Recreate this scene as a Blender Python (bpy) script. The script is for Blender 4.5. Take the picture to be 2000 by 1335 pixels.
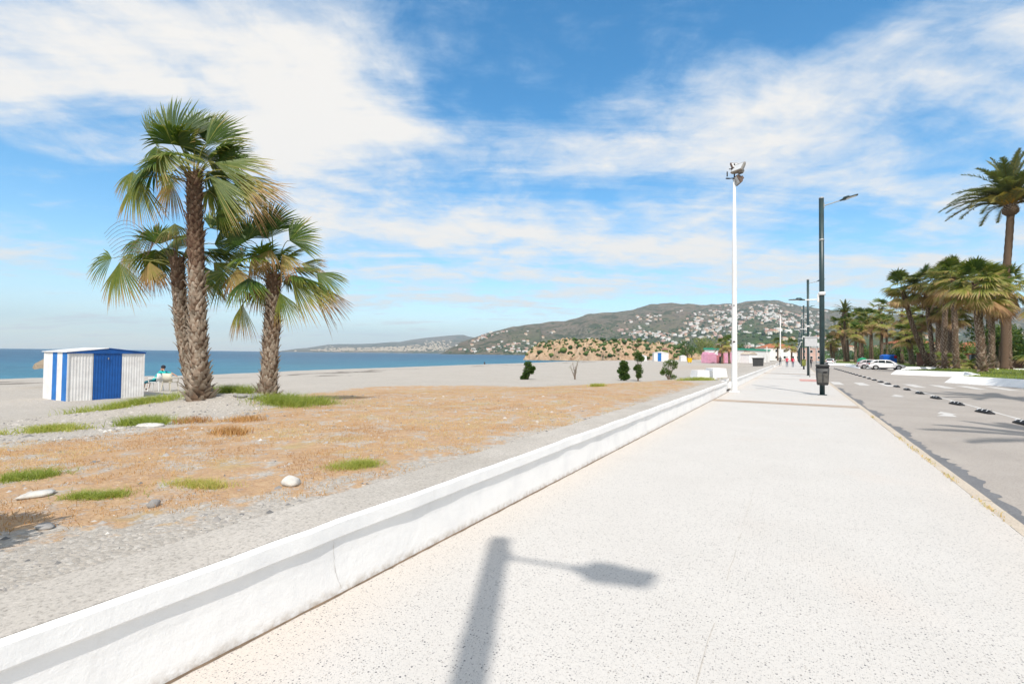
import bpy, math, random
import numpy as np
from mathutils import Vector, Matrix
R_ = math.radians
for o in list(bpy.data.objects): bpy.data.objects.remove(o)
SC = bpy.context.scene
COL = SC.collection

# ------------------------------------------------------------------ camera
cam_d = bpy.data.cameras.new('camera'); cam = bpy.data.objects.new('camera', cam_d); COL.objects.link(cam)
cam_d.sensor_width = 36; cam_d.lens = 944/2000*36; cam_d.clip_start = .05; cam_d.clip_end = 40000
YAW = R_(30.36)
cam.matrix_world = Matrix.Translation((0, 0, 1.6)) @ (Matrix.Rotation(YAW, 4, 'Z') @ Matrix.Rotation(math.pi/2+R_(1.43), 4, 'X') @ Matrix.Rotation(R_(.64), 4, 'Z'))
SC.camera = cam
# ------------------------------------------------------------------ sky
SUN_EL = R_(51.3); SUN_ROT = R_(153.2)
W = bpy.data.worlds.new('World'); SC.world = W; W.use_nodes = True
nt = W.node_tree; nt.nodes.clear()
def nd(t, ty, **k):
    n = t.nodes.new(ty)
    for a, v in k.items():
        if a.startswith('i_'):
            key = a[2:]; key = int(key) if key.isdigit() else key.replace('_', ' ')
            n.inputs[key].default_value = v
        else: setattr(n, a, v)
    return n
def mth(t, op, a, b=None, c=None, clamp=False):
    n = t.nodes.new('ShaderNodeMath'); n.operation = op; n.use_clamp = clamp
    for i, v in enumerate((a, b, c)):
        if v is None: continue
        if isinstance(v, (int, float)): n.inputs[i].default_value = v
        else: t.links.new(v, n.inputs[i])
    return n.outputs[0]
sky = nd(nt, 'ShaderNodeTexSky'); sky.sky_type = 'NISHITA'; sky.sun_disc = False
sky.sun_elevation = SUN_EL; sky.sun_rotation = SUN_ROT; sky.air_density = 1.0; sky.dust_density = .3; sky.ozone_density = 2.0
tc = nd(nt, 'ShaderNodeTexCoord'); sep = nd(nt, 'ShaderNodeSeparateXYZ'); nt.links.new(tc.outputs['Generated'], sep.inputs[0])
dx, dy, dz = sep.outputs
# bearing (0 = the bay's north-west, the way the camera looks) and elevation in degrees
fw = mth(nt, 'ADD', mth(nt, 'MULTIPLY', dx, -.5055), mth(nt, 'MULTIPLY', dy, .8628))
rt = mth(nt, 'ADD', mth(nt, 'MULTIPLY', dx, .8628), mth(nt, 'MULTIPLY', dy, .5055))
az = mth(nt, 'MULTIPLY', mth(nt, 'ARCTAN2', rt, fw), 57.2958)
el = mth(nt, 'MULTIPLY', mth(nt, 'ARCSINE', dz), 57.2958)
cmb = nd(nt, 'ShaderNodeCombineXYZ'); nt.links.new(az, cmb.inputs[0]); nt.links.new(el, cmb.inputs[1])
zz = mth(nt, 'ADD', mth(nt, 'MAXIMUM', dz, 0.0), .13)
pl = nd(nt, 'ShaderNodeCombineXYZ'); nt.links.new(mth(nt, 'DIVIDE', rt, zz), pl.inputs[0]); nt.links.new(mth(nt, 'DIVIDE', fw, zz), pl.inputs[1])
def noise(t, vec, scale, det, rough=.6, dist=0., sc=None, rot=0):
    if sc:
        mp = nd(t, 'ShaderNodeMapping'); mp.inputs['Scale'].default_value = sc; mp.inputs['Rotation'].default_value = (0, 0, rot)
        t.links.new(vec, mp.inputs[0]); vec = mp.outputs[0]
    n = nd(t, 'ShaderNodeTexNoise', i_Scale=scale, i_Detail=det, i_Roughness=rough, i_Distortion=dist)
    t.links.new(vec, n.inputs['Vector']); return n.outputs['Fac']
puff = noise(nt, pl.outputs[0], 1.5, 9, .6, .25)
fine = noise(nt, pl.outputs[0], 6.0, 7, .65, .5)
streak = noise(nt, pl.outputs[0], 1.0, 8, .62, .6, sc=(.55, 2.0, 1), rot=R_(-28))
BLOBS = [(-36, 28.5, 20, 9.5, 0, .60), (-21.5, 26.0, 9.5, 7.0, 0, .50), (-12.0, 24.3, 5, 1.6, -.1, .42), (-44, 21, 12, 5, 0, .28),
         (-36.5, 20.4, 7.5, 2.3, .1, -.34), (2, 32, 17, 12, 0, -.42), (-17.5, 21.2, 10, 3.4, 0, -.30), (-6, 14.5, 26, 6.0, 0, .36),
         (15, 12, 15, 5, 0, .26), (24, 24.0, 30, 5.5, .06, .34), (27, 31.0, 13, 4.2, .1, -.22), (35.8, 20.6, 9, 2.8, .15, -.16),
         (41, 14, 18, 8, 0, .30), (-43, 13.0, 13, 4.5, 0, -.20), (-46, 8.3, 12, 2.2, 0, .26), (-5, 7, 30, 3.0, 0, .16)]
cov = None
for (a0, e0, sa, se, ro, am) in BLOBS:
    mp = nd(nt, 'ShaderNodeMapping'); mp.vector_type = 'TEXTURE'
    mp.inputs['Location'].default_value = (a0, e0, 0); mp.inputs['Rotation'].default_value = (0, 0, ro); mp.inputs['Scale'].default_value = (sa*1.35, se*1.35, 1)
    nt.links.new(cmb.outputs[0], mp.inputs[0])
    g = nd(nt, 'ShaderNodeTexGradient'); g.gradient_type = 'SPHERICAL'; nt.links.new(mp.outputs[0], g.inputs[0])
    sm = mth(nt, 'SMOOTHSTEP', g.outputs['Fac'], 0., 1.) if False else g.outputs['Fac']
    cov = mth(nt, 'MULTIPLY', sm, am) if cov is None else mth(nt, 'MULTIPLY_ADD', sm, am, cov)
dens = mth(nt, 'ADD', cov, mth(nt, 'MULTIPLY', mth(nt, 'SUBTRACT', puff, .5), 1.35))
dens = mth(nt, 'ADD', dens, mth(nt, 'MULTIPLY', mth(nt, 'SUBTRACT', fine, .5), .62))
dens = mth(nt, 'ADD', dens, mth(nt, 'MULTIPLY', mth(nt, 'SUBTRACT', streak, .5), 1.6))
away = mth(nt, 'MULTIPLY', mth(nt, 'SUBTRACT', mth(nt, 'ABSOLUTE', az), 55.0), 1/50., clamp=True)
high = mth(nt, 'MULTIPLY', mth(nt, 'SUBTRACT', el, 42.0), 1/30., clamp=True)
dens = mth(nt, 'ADD', dens, mth(nt, 'MULTIPLY_ADD', mth(nt, 'MAXIMUM', away, high), .42, .30))
cr = nd(nt, 'ShaderNodeValToRGB'); nt.links.new(dens, cr.inputs[0])
cr.color_ramp.interpolation = 'EASE'
cr.color_ramp.elements[0].position = .0; cr.color_ramp.elements[0].color = (0, 0, 0, 1)
cr.color_ramp.elements[1].position = .85; cr.color_ramp.elements[1].color = (1, 1, 1, 1)
# pale air toward the horizon all round
hz = mth(nt, 'POWER', mth(nt, 'SUBTRACT', 1.0, mth(nt, 'MAXIMUM', dz, 0.0)), 9.0)
mask = mth(nt, 'MAXIMUM', cr.outputs[0], mth(nt, 'MULTIPLY', hz, .62))
hsv = nd(nt, 'ShaderNodeHueSaturation', i_Saturation=1.36, i_Value=1.14, i_Hue=.491); nt.links.new(sky.outputs[0], hsv.inputs['Color'])
mx = nd(nt, 'ShaderNodeMixRGB'); nt.links.new(mask, mx.inputs[0]); nt.links.new(hsv.outputs[0], mx.inputs[1])
cc = nd(nt, 'ShaderNodeMixRGB'); nt.links.new(cr.outputs[0], cc.inputs[0]); cc.inputs[1].default_value = (3.5, 4.5, 5.5, 1); cc.inputs[2].default_value = (5.35, 5.2, 5.0, 1)
nt.links.new(cc.outputs[0], mx.inputs[2])
bg = nd(nt, 'ShaderNodeBackground', i_Strength=.135); nt.links.new(mx.outputs[0], bg.inputs[0])
wo = nd(nt, 'ShaderNodeOutputWorld'); nt.links.new(bg.outputs[0], wo.inputs[0])
# ------------------------------------------------------------------ sun
sd = bpy.data.lights.new('sun', 'SUN'); sd.energy = 3.35; sd.angle = R_(.6); sd.color = (1.0, .94, .865)
so = bpy.data.objects.new('sun', sd); COL.objects.link(so)
sv = Vector((-.4512*math.cos(SUN_EL), .8924*math.cos(SUN_EL), -math.sin(SUN_EL)))
so.rotation_euler = sv.to_track_quat('-Z', 'Y').to_euler(); so.location = (0, 0, 60)
SC.view_settings.view_transform = 'Standard'; SC.view_settings.look = 'None'; SC.view_settings.gamma = 1; SC.view_settings.use_curve_mapping = False
SC.view_settings.exposure = .43
try:
    SC.cycles.max_bounces = 6; SC.cycles.volume_bounces = 0; SC.cycles.transparent_max_bounces = 12; SC.cycles.caustics_reflective = False; SC.cycles.caustics_refractive = False
except Exception: pass

# ================================================================== helpers
S3 = np.array([.8628, .5055, 0.]); D3 = np.array([-.5055, .8628, 0.]); U3 = np.array([0, 0, 1.])
def tag(o, label=None, cat=None, group=None, kind=None):
    if label: o['label'] = label
    if cat: o['category'] = cat
    if group: o['group'] = group
    if kind: o['kind'] = kind
    return o
def empty(name, loc, rz=0., label=None, cat=None, group=None):
    o = bpy.data.objects.new(name, None); COL.objects.link(o); o.location = loc; o.rotation_euler = (0, 0, rz); o.empty_display_size = .2
    return tag(o, label, cat, group)
def link(name, me, parent=None, loc=None, rot=None, scale=None):
    o = bpy.data.objects.new(name, me); COL.objects.link(o)
    if parent: o.parent = parent
    if loc is not None: o.location = loc
    if rot is not None: o.rotation_euler = rot
    if scale is not None: o.scale = scale
    return o
def npmesh(name, V, Fs, mat=None, smooth=False, attrs=None, mats=None, midx=None):
    """V (n,3); Fs: (m,3) or (m,4) array or list"""
    me = bpy.data.meshes.new(name)
    V = np.asarray(V, dtype=np.float32)
    if isinstance(Fs, np.ndarray):
        m, k = Fs.shape
        me.vertices.add(len(V)); me.vertices.foreach_set('co', V.ravel())
        me.loops.add(m*k); me.loops.foreach_set('vertex_index', Fs.astype(np.int32).ravel())
        me.polygons.add(m); me.polygons.foreach_set('loop_start', np.arange(0, m*k, k, dtype=np.int32))
        try: me.polygons.foreach_set('loop_total', np.full(m, k, dtype=np.int32))
        except Exception: pass
        me.update(calc_edges=True)
    else:
        me.from_pydata([tuple(map(float, v)) for v in V], [], Fs)
    for mm in (mats or ([mat] if mat else [])): me.materials.append(mm)
    if midx is not None: me.polygons.foreach_set('material_index', np.asarray(midx, dtype=np.int32))
    if smooth: me.polygons.foreach_set('use_smooth', np.ones(len(me.polygons), dtype=bool))
    for k2, a in (attrs or {}).items():
        at = me.attributes.new(k2, 'FLOAT', 'POINT'); at.data.foreach_set('value', np.asarray(a, dtype=np.float32))
    me.update(); return me
class MB:
    def __init__(s): s.v = []; s.f = []; s.m = []
    def add(s, V, F, m=0):
        n = len(s.v); s.v += [tuple(float(c) for c in p) for p in V]; s.f += [tuple(i+n for i in f) for f in F]; s.m += [m]*len(F); return s
    def box(s, c, d, rz=0, m=0, rx=0, taper=1.0):
        V = []
        for z in (-1, 1):
            k = taper if z > 0 else 1
            for x, y in ((-1, -1), (1, -1), (1, 1), (-1, 1)): V.append((x*d[0]/2*k, y*d[1]/2*k, z*d[2]/2))
        M = Matrix.Translation(c) @ Matrix.Rotation(rz, 4, 'Z') @ Matrix.Rotation(rx, 4, 'X')
        return s.add([M @ Vector(p) for p in V], [(0, 3, 2, 1), (4, 5, 6, 7), (0, 1, 5, 4), (1, 2, 6, 5), (2, 3, 7, 6), (3, 0, 4, 7)], m)
    def tube(s, pts, rad, n=10, m=0, cap=True):
        pts = [Vector(p) for p in pts]; rad = rad if hasattr(rad, '__len__') else [rad]*len(pts)
        V = []; prev = None
        for i, p in enumerate(pts):
            t = (pts[min(i+1, len(pts)-1)]-pts[max(i-1, 0)]).normalized()
            a = prev if prev is not None else (Vector((1, 0, 0)) if abs(t.x) < .9 else Vector((0, 1, 0)))
            b = t.cross(a).normalized(); a = b.cross(t).normalized(); prev = a
            for k in range(n):
                an = 2*math.pi*k/n; V.append(p+(a*math.cos(an)+b*math.sin(an))*rad[i])
        F = []
        for i in range(len(pts)-1):
            for k in range(n): F.append((i*n+k, i*n+(k+1) % n, (i+1)*n+(k+1) % n, (i+1)*n+k))
        if cap: F.append(tuple(range(n-1, -1, -1))); F.append(tuple((len(pts)-1)*n+k for k in range(n)))
        return s.add(V, F, m)
    def prism(s, poly, z0, z1, m=0):
        n = len(poly); V = [(x, y, z0) for x, y in poly]+[(x, y, z1) for x, y in poly]
        F = [tuple(range(n-1, -1, -1)), tuple(range(n, 2*n))]+[(i, (i+1) % n, n+(i+1) % n, n+i) for i in range(n)]
        return s.add(V, F, m)
    def loft(s, secs, m=0, cap=True):
        n = len(secs[0]); V = [p for q in secs for p in q]; F = []
        for i in range(len(secs)-1):
            for k in range(n): F.append((i*n+k, i*n+(k+1) % n, (i+1)*n+(k+1) % n, (i+1)*n+k))
        if cap: F.append(tuple(range(n-1, -1, -1))); F.append(tuple((len(secs)-1)*n+k for k in range(n)))
        return s.add(V, F, m)
    def mesh(s, name, mats, smooth=False):
        mats = mats if isinstance(mats, (list, tuple)) else [mats]
        me = bpy.data.meshes.new(name); me.from_pydata(s.v, [], s.f)
        for x in mats: me.materials.append(x)
        if max(s.m, default=0) > 0: me.polygons.foreach_set('material_index', s.m)
        if smooth: me.polygons.foreach_set('use_smooth', [True]*len(s.f))
        me.update(); return me
    def build(s, name, mats, parent=None, smooth=False, bevel=0, **k):
        me = s.mesh(name, mats, smooth)
        o = link(name, me, parent, **k)
        if bevel:
            b = o.modifiers.new('bevel', 'BEVEL'); b.width = bevel; b.segments = 2; b.limit_method = 'ANGLE'
        return o
def vnoise(x, y, seed=0):
    """smooth value noise, numpy"""
    x = np.asarray(x, float); y = np.asarray(y, float)
    xi = np.floor(x).astype(np.int64); yi = np.floor(y).astype(np.int64); xf = x-xi; yf = y-yi
    def h(a, b):
        n = (a*374761393+b*668265263+seed*1442695041) & 0x7fffffff
        n = ((n ^ (n >> 13))*1274126177) & 0x7fffffff
        return ((n ^ (n >> 16)) & 0xffff)/65535.
    u = xf*xf*(3-2*xf); v = yf*yf*(3-2*yf)
    return (h(xi, yi)*(1-u)+h(xi+1, yi)*u)*(1-v)+(h(xi, yi+1)*(1-u)+h(xi+1, yi+1)*u)*v
def fbm(x, y, o=4, seed=0):
    s = 0; a = 1; t = 0
    for i in range(o): s = s+a*vnoise(x*2**i, y*2**i, seed+i*17); t += a; a *= .5
    return s/t
def sstep(t): t = np.clip(t, 0, 1); return t*t*(3-2*t)

# ------------------------------------------------------------------ materials
def newmat(name):
    m = bpy.data.materials.new(name); m.use_nodes = True; t = m.node_tree; t.nodes.clear()
    out = nd(t, 'ShaderNodeOutputMaterial'); b = nd(t, 'ShaderNodeBsdfPrincipled'); t.links.new(b.outputs[0], out.inputs[0])
    return m, t, b, out
def ramp(t, fac, stops):
    r = nd(t, 'ShaderNodeValToRGB'); t.links.new(fac, r.inputs[0]); e = r.color_ramp.elements
    while len(e) < len(stops): e.new(.5)
    for i, (p, c) in enumerate(stops): e[i].position = p; e[i].color = (*c, 1) if len(c) == 3 else c
    return r.outputs[0]
def mixc(t, f, a, b, blend='MIX'):
    n = nd(t, 'ShaderNodeMixRGB'); n.blend_type = blend
    for i, v in ((0, f), (1, a), (2, b)):
        if isinstance(v, (int, float)): n.inputs[i].default_value = v
        elif isinstance(v, tuple): n.inputs[i].default_value = (*v, 1) if len(v) == 3 else v
        else: t.links.new(v, n.inputs[i])
    return n.outputs[0]
def bump(t, b, h, s=.3, d=.02):
    n = nd(t, 'ShaderNodeBump', i_Strength=s, i_Distance=d); t.links.new(h, n.inputs['Height']); t.links.new(n.outputs[0], b.inputs['Normal']); return n
def ocoord(t, w='Object'):
    return nd(t, 'ShaderNodeTexCoord').outputs[w]
def simple(name, col, rough=.6, var=.15, scale=8, bs=.15, bd=.01, spec=.3, metal=0, col2=None):
    m, t, b, o = newmat(name); c = ocoord(t)
    n = noise(t, c, scale, 6, .6)
    n2 = noise(t, c, scale*.17, 3, .5)
    c2 = col2 or tuple(x*(1-var*1.6) for x in col)
    a = ramp(t, n, [(.3, c2), (.62, col)])
    a = mixc(t, mth(t, 'MULTIPLY', n2, var), a, tuple(min(1, x*1.25) for x in col))
    t.links.new(a, b.inputs['Base Color']); b.inputs['Roughness'].default_value = rough; b.inputs['Specular IOR Level'].default_value = spec; b.inputs['Metallic'].default_value = metal
    if bs: bump(t, b, n, bs, bd)
    return m
M = {}
M['white_plaster'] = None
def plaster():
    m, t, b, o = newmat('whitewash'); c = ocoord(t)
    n = noise(t, c, 14, 8, .65); n2 = noise(t, c, 2.2, 5, .6); n3 = noise(t, c, 90, 3, .6)
    col = ramp(t, n2, [(.25, (.74, .745, .75)), (.55, (.84, .84, .835))])
    col = mixc(t, ramp(t, n, [(.66, (0, 0, 0)), (.8, (.28, .28, .28))]), col, (.62, .60, .56))
    t.links.new(col, b.inputs['Base Color']); b.inputs['Roughness'].default_value = .75; b.inputs['Specular IOR Level'].default_value = .2
    dr_ = noise(t, c, 3.0, 6, .7, .3, sc=(1, 1.2, .25)); col2 = mixc(t, ramp(t, dr_, [(.60, (0, 0, 0)), (.75, (.35, .35, .35))]), col, (.63, .61, .57)); sz_ = nd(t, 'ShaderNodeSeparateXYZ'); t.links.new(c, sz_.inputs[0])
    foot = mth(t, 'MULTIPLY', mth(t, 'SUBTRACT', 1.0, mth(t, 'MULTIPLY', sz_.outputs[2], 14.0), clamp=True), ramp(t, n, [(.40, (0, 0, 0)), (.6, (.8, .8, .8))])); col2 = mixc(t, foot, col2, (.48, .42, .35)); t.links.new(col2, b.inputs['Base Color'])
    h = mth(t, 'ADD', mth(t, 'MULTIPLY', n, 1.0), mth(t, 'MULTIPLY', n3, .25)); bump(t, b, h, .28, .02); return m
M['plaster'] = plaster()
def terrazzo():
    m, t, b, o = newmat('terrazzo'); c = ocoord(t)
    def specks(scale, size, seed, keep):
        mp = nd(t, 'ShaderNodeMapping'); mp.inputs['Location'].default_value = (seed, seed*2.3, 0); t.links.new(c, mp.inputs[0])
        wv = nd(t, 'ShaderNodeTexNoise', i_Scale=scale*1.6, i_Detail=2.); t.links.new(mp.outputs[0], wv.inputs['Vector'])
        vm = nd(t, 'ShaderNodeVectorMath'); vm.operation = 'MULTIPLY_ADD'; vm.inputs[1].default_value = (.5/scale,)*3
        t.links.new(wv.outputs['Color'], vm.inputs[0]); t.links.new(mp.outputs[0], vm.inputs[2])
        v = nd(t, 'ShaderNodeTexVoronoi', i_Scale=scale); v.voronoi_dimensions = '2D'; t.links.new(vm.outputs[0], v.inputs['Vector'])
        s2 = nd(t, 'ShaderNodeSeparateColor'); t.links.new(v.outputs['Color'], s2.inputs[0])
        k = mth(t, 'LESS_THAN', s2.outputs[0], keep)
        r = mth(t, 'MULTIPLY', s2.outputs[1], size)
        inn = mth(t, 'LESS_THAN', v.outputs['Distance'], mth(t, 'ADD', r, size*.35))
        return mth(t, 'MULTIPLY', k, inn), s2.outputs[2]
    n1 = noise(t, c, 1.1, 5, .55); n2 = noise(t, c, 60, 4, .7); n3 = noise(t, c, .35, 3, .5); n4 = noise(t, c, 9, 5, .7)
    base = ramp(t, n1, [(.2, (.555, .53, .495)), (.65, (.595, .57, .535))])
    base = mixc(t, ramp(t, n3, [(.56, (0, 0, 0)), (.75, (.6, .6, .6))]), base, (.62, .535, .465))
    base = mixc(t, ramp(t, n2, [(.35, (.55, .55, .55)), (.5, (0, 0, 0))]), base, (.44, .425, .40))
    base = mixc(t, ramp(t, n4, [(.62, (0, 0, 0)), (.74, (.25, .25, .25))]), base, (.47, .44, .41))
    # warm rusty staining along both long edges of the walk
    sp = nd(t, 'ShaderNodeSeparateXYZ'); t.links.new(c, sp.inputs[0])
    eL = mth(t, 'SUBTRACT', 1.0, mth(t, 'MULTIPLY', mth(t, 'ADD', sp.outputs[0], 2.62), 1.9), clamp=True)
    eR = mth(t, 'SUBTRACT', 1.0, mth(t, 'MULTIPLY', mth(t, 'SUBTRACT', 1.8, sp.outputs[0]), 1.4), clamp=True)
    e = mth(t, 'MULTIPLY', mth(t, 'MAXIMUM', eL, mth(t, 'MULTIPLY', eR, .8)), mth(t, 'MULTIPLY', n1, .6))
    base = mixc(t, e, base, (.60, .51, .43))
    f1, g1 = specks(56, .23, 3.1, .30); f2, g2 = specks(100, .27, 9.7, .5)
    d1 = ramp(t, g1, [(0, (.10, .10, .11)), (.35, (.25, .24, .235)), (1, (.42, .38, .34))])
    d2 = ramp(t, g2, [(0, (.17, .17, .18)), (.5, (.36, .35, .34)), (1, (.48, .45, .42))])
    base = mixc(t, mth(t, 'MULTIPLY', f2, .7), base, d2); base = mixc(t, mth(t, 'MULTIPLY', f1, 1.0), base, d1)
    t.links.new(base, b.inputs['Base Color']); b.inputs['Roughness'].default_value = .72; b.inputs['Specular IOR Level'].default_value = .25
    bump(t, b, mth(t, 'ADD', n2, mth(t, 'MULTIPLY', f1, .6)), .3, .004); return m
M['terrazzo'] = terrazzo()
def asphalt():
    m, t, b, o = newmat('asphalt'); c = ocoord(t)
    n1 = noise(t, c, .5, 5, .6); n2 = noise(t, c, 70, 4, .7); n3 = noise(t, c, 1.4, 6, .65, .4, sc=(1, .18, 1))
    base = ramp(t, n1, [(.3, (.36, .325, .29)), (.65, (.43, .39, .35))])
    base = mixc(t, ramp(t, n2, [(.38, (.7, .7, .7)), (.52, (0, 0, 0))]), base, (.23, .21, .195))
    base = mixc(t, ramp(t, n3, [(.58, (0, 0, 0)), (.74, (.45, .45, .45))]), base, (.30, .275, .255))
    t.links.new(base, b.inputs['Base Color']); b.inputs['Roughness'].default_value = .85; b.inputs['Specular IOR Level'].default_value = .2
    bump(t, b, n2, .4, .006); return m
M['asphalt'] = asphalt()
def groundmat():
    m, t, b, o = newmat('beach_ground'); c = ocoord(t)
    A = lambda k: nd(t, 'ShaderNodeAttribute', attribute_name=k).outputs['Fac']
    dry, land, shore = A('dry'), A('land'), A('shore')
    n1 = noise(t, c, .35, 5, .6); n2 = noise(t, c, 55, 5, .75); n3 = noise(t, c, 2.2, 7, .7, .3); n4 = noise(t, c, 9, 6, .75, .2)
    v = nd(t, 'ShaderNodeTexVoronoi', i_Scale=38.); t.links.new(c, v.inputs['Vector'])
    vs = nd(t, 'ShaderNodeSeparateColor'); t.links.new(v.outputs['Color'], vs.inputs[0])
    peb = ramp(t, vs.outputs[0], [(0, (.22, .21, .195)), (.4, (.38, .355, .32)), (.8, (.48, .455, .42)), (1, (.66, .64, .60))])
    sand = ramp(t, n1, [(.3, (.42, .38, .33)), (.7, (.49, .445, .39))])
    sand = mixc(t, ramp(t, n3, [(.55, (0, 0, 0)), (.7, (.4, .4, .4))]), sand, (.37, .335, .29))
    sand = mixc(t, .42, sand, peb)
    sand = mixc(t, ramp(t, n2, [(.3, (.5, .5, .5)), (.5, (0, 0, 0))]), sand, (.27, .25, .225))
    # dry turf mat
    tf = mth(t, 'ADD', dry, mth(t, 'MULTIPLY', mth(t, 'SUBTRACT', n3, .5), 3.2)); tf = mth(t, 'ADD', tf, mth(t, 'MULTIPLY', mth(t, 'SUBTRACT', n4, .5), 1.9))
    tf = ramp(t, tf, [(.58, (0, 0, 0)), (.98, (1, 1, 1))])
    straw = ramp(t, n4, [(.25, (.27, .14, .07)), (.45, (.43, .25, .12)), (.62, (.52, .335, .175)), (.8, (.56, .43, .28))])
    ns = noise(t, c, 3.0, 5, .7); straw = mixc(t, ramp(t, ns, [(.6, (0, 0, 0)), (.75, (.55, .55, .55))]), straw, (.42, .17, .09))
    ng = noise(t, c, .8, 4, .6); straw = mixc(t, ramp(t, ng, [(.6, (0, 0, 0)), (.75, (.5, .5, .5))]), straw, (.36, .33, .09))
    col = mixc(t, mth(t, 'MULTIPLY', tf, .80), sand, straw)
    # wrack lines of dark weed along the shore, and wet sand
    wn = noise(t, c, .12, 4, .6, sc=(1, .6, 1)); wl = mth(t, 'ABSOLUTE', mth(t, 'SUBTRACT', shore, mth(t, 'MULTIPLY_ADD', wn, 26.0, 16.0)))
    wl = mth(t, 'MULTIPLY', mth(t, 'LESS_THAN', wl, 1.0), ramp(t, noise(t, c, .05, 4, .6), [(.44, (0, 0, 0)), (.52, (1, 1, 1))]))
    col = mixc(t, mth(t, 'MULTIPLY', wl, .65), col, (.10, .085, .07))
    wet = ramp(t, mth(t, 'MULTIPLY', shore, .1), [(.30, (1, 1, 1)), (.48, (0, 0, 0))]); col = mixc(t, mth(t, 'MULTIPLY', wet, .5), col, (.17, .16, .15))
    lg = ramp(t, noise(t, c, .09, 6, .7), [(.35, (.10, .115, .04)), (.5, (.23, .20, .11)), (.68, (.34, .27, .18))]); col = mixc(t, land, col, lg)
    t.links.new(col, b.inputs['Base Color']); b.inputs['Roughness'].default_value = .92; b.inputs['Specular IOR Level'].default_value = .15
    h = mth(t, 'ADD', mth(t, 'MULTIPLY', n2, .5), mth(t, 'MULTIPLY', v.outputs['Distance'], -.6)); h = mth(t, 'ADD', h, mth(t, 'MULTIPLY', n4, 1.2)); bump(t, b, h, .55, .03); return m
M['ground'] = groundmat()
def concrete(name, c1, c2, sc=50):
    m, t, b, o = newmat(name); c = ocoord(t); n1 = noise(t, c, 1.2, 6, .6); n2 = noise(t, c, sc, 5, .75)
    a = ramp(t, n1, [(.3, c1), (.65, c2)]); a = mixc(t, ramp(t, n2, [(.34, (.8, .8, .8)), (.5, (0, 0, 0))]), a, tuple(x*.55 for x in c1))
    a = mixc(t, ramp(t, n2, [(.58, (0, 0, 0)), (.7, (.5, .5, .5))]), a, tuple(min(1, x*1.45) for x in c2))
    t.links.new(a, b.inputs['Base Color']); b.inputs['Roughness'].default_value = .9; b.inputs['Specular IOR Level'].default_value = .15; bump(t, b, n2, .5, .006); return m
M['coping'] = concrete('rough_concrete', (.40, .37, .33), (.50, .465, .42))
M['kerb'] = concrete('kerb_concrete', (.48, .41, .33), (.60, .53, .44))
M['band'] = concrete('brown_paving', (.36, .285, .22), (.47, .39, .32), 20)
M['pink'] = concrete('pink_paving', (.50, .27, .24), (.60, .36, .32), 20)
M['tar'] = concrete('dark_tar', (.155, .16, .17), (.21, .212, .22))
M['white_paint'] = simple('white_road_paint', (.62, .60, .57), .7, .25, 6, .1)
M['pole_white'] = simple('white_pole_paint', (.80, .80, .79), .4, .06, 5, .05, spec=.4)
M['pole_green'] = simple('dark_green_paint', (.022, .052, .056), .38, .25, 4, .05, spec=.5, col2=(.015, .03, .034))
M['bin'] = simple('dark_plastic', (.060, .062, .062), .5, .3, 7, .08, col2=(.035, .036, .038))
M['bin_panel'] = simple('worn_plastic', (.115, .11, .10), .6, .3, 9, .08)
M['black'] = simple('black_rubber', (.025, .025, .027), .6, .2, 10, .1)
M['grey_metal'] = simple('galvanised_metal', (.42, .43, .43), .4, .2, 10, .05, metal=.5)
M['grey_box'] = simple('floodlight_housing', (.33, .31, .28), .5, .3, 12, .05, metal=.2)
M['brown_box'] = simple('rusty_housing', (.16, .11, .085), .6, .4, 12, .05)
M['blue'] = simple('blue_sheet_paint', (.008, .095, .36), .42, .18, 3, .04, spec=.4)
M['sea_blue'] = simple('light_blue_sheet_paint', (.02, .17, .52), .45, .18, 3, .04)
M['sign_grey'] = simple('sign_back', (.55, .56, .57), .5, .1, 4, .02)
M['hut_white'] = simple('white_sheet_paint', (.78, .78, .77), .5, .10, 3, .04, spec=.3, col2=(.62, .61, .60))
M['thatch'] = simple('dry_thatch', (.33, .27, .20), .95, .5, 30, .8, .03)
M['wood'] = simple('weathered_wood', (.22, .16, .11), .85, .4, 12, .4)
M['trunk'] = simple('palm_fibre', (.155, .105, .07), .95, .5, 22, .9, .03, col2=(.06, .036, .024))
M['bark'] = simple('twig_bark', (.20, .15, .11), .9, .4, 14, .4)
M['stone_white'] = simple('pale_stone', (.62, .60, .56), .85, .25, 9, .6, .02)
M['stone_grey'] = simple('grey_stone', (.33, .32, .31), .85, .35, 9, .6, .02)
M['skin'] = simple('skin', (.45, .26, .18), .6, .1, 8, 0)
M['teal'] = simple('teal_cloth', (.01, .46, .46), .8, .15, 12, .2)
M['teal_dark'] = simple('dark_teal_cloth', (.02, .13, .17), .8, .2, 12, .2)
M['red_cloth'] = simple('red_cloth', (.60, .015, .06), .8, .15, 12, .2)
M['dark_cloth'] = simple('dark_cloth', (.03, .032, .045), .85, .2, 12, .2)
M['denim'] = simple('grey_blue_cloth', (.09, .12, .17), .85, .2, 12, .2)
M['cream'] = simple('cream_plastic', (.66, .61, .49), .5, .1, 5, .03)
M['chair_white'] = simple('white_plastic', (.78, .79, .78), .45, .06, 5, .03)
M['car_white'] = simple('white_car_paint', (.80, .80, .81), .25, .03, 2, 0, spec=.5)
M['car_pink'] = simple('silver_pink_car_paint', (.58, .53, .55), .3, .05, 2, 0, spec=.5)
M['glass_dark'] = simple('tinted_glass', (.02, .03, .035), .08, .1, 2, 0, spec=.6)
M['rim'] = simple('alloy_rim', (.55, .56, .57), .3, .1, 5, 0, metal=.6)
M['red_lamp'] = simple('red_lens', (.35, .015, .012), .25, .1, 5, 0)
M['lamp_lens'] = simple('clear_lens', (.6, .62, .63), .15, .1, 5, 0)
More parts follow.
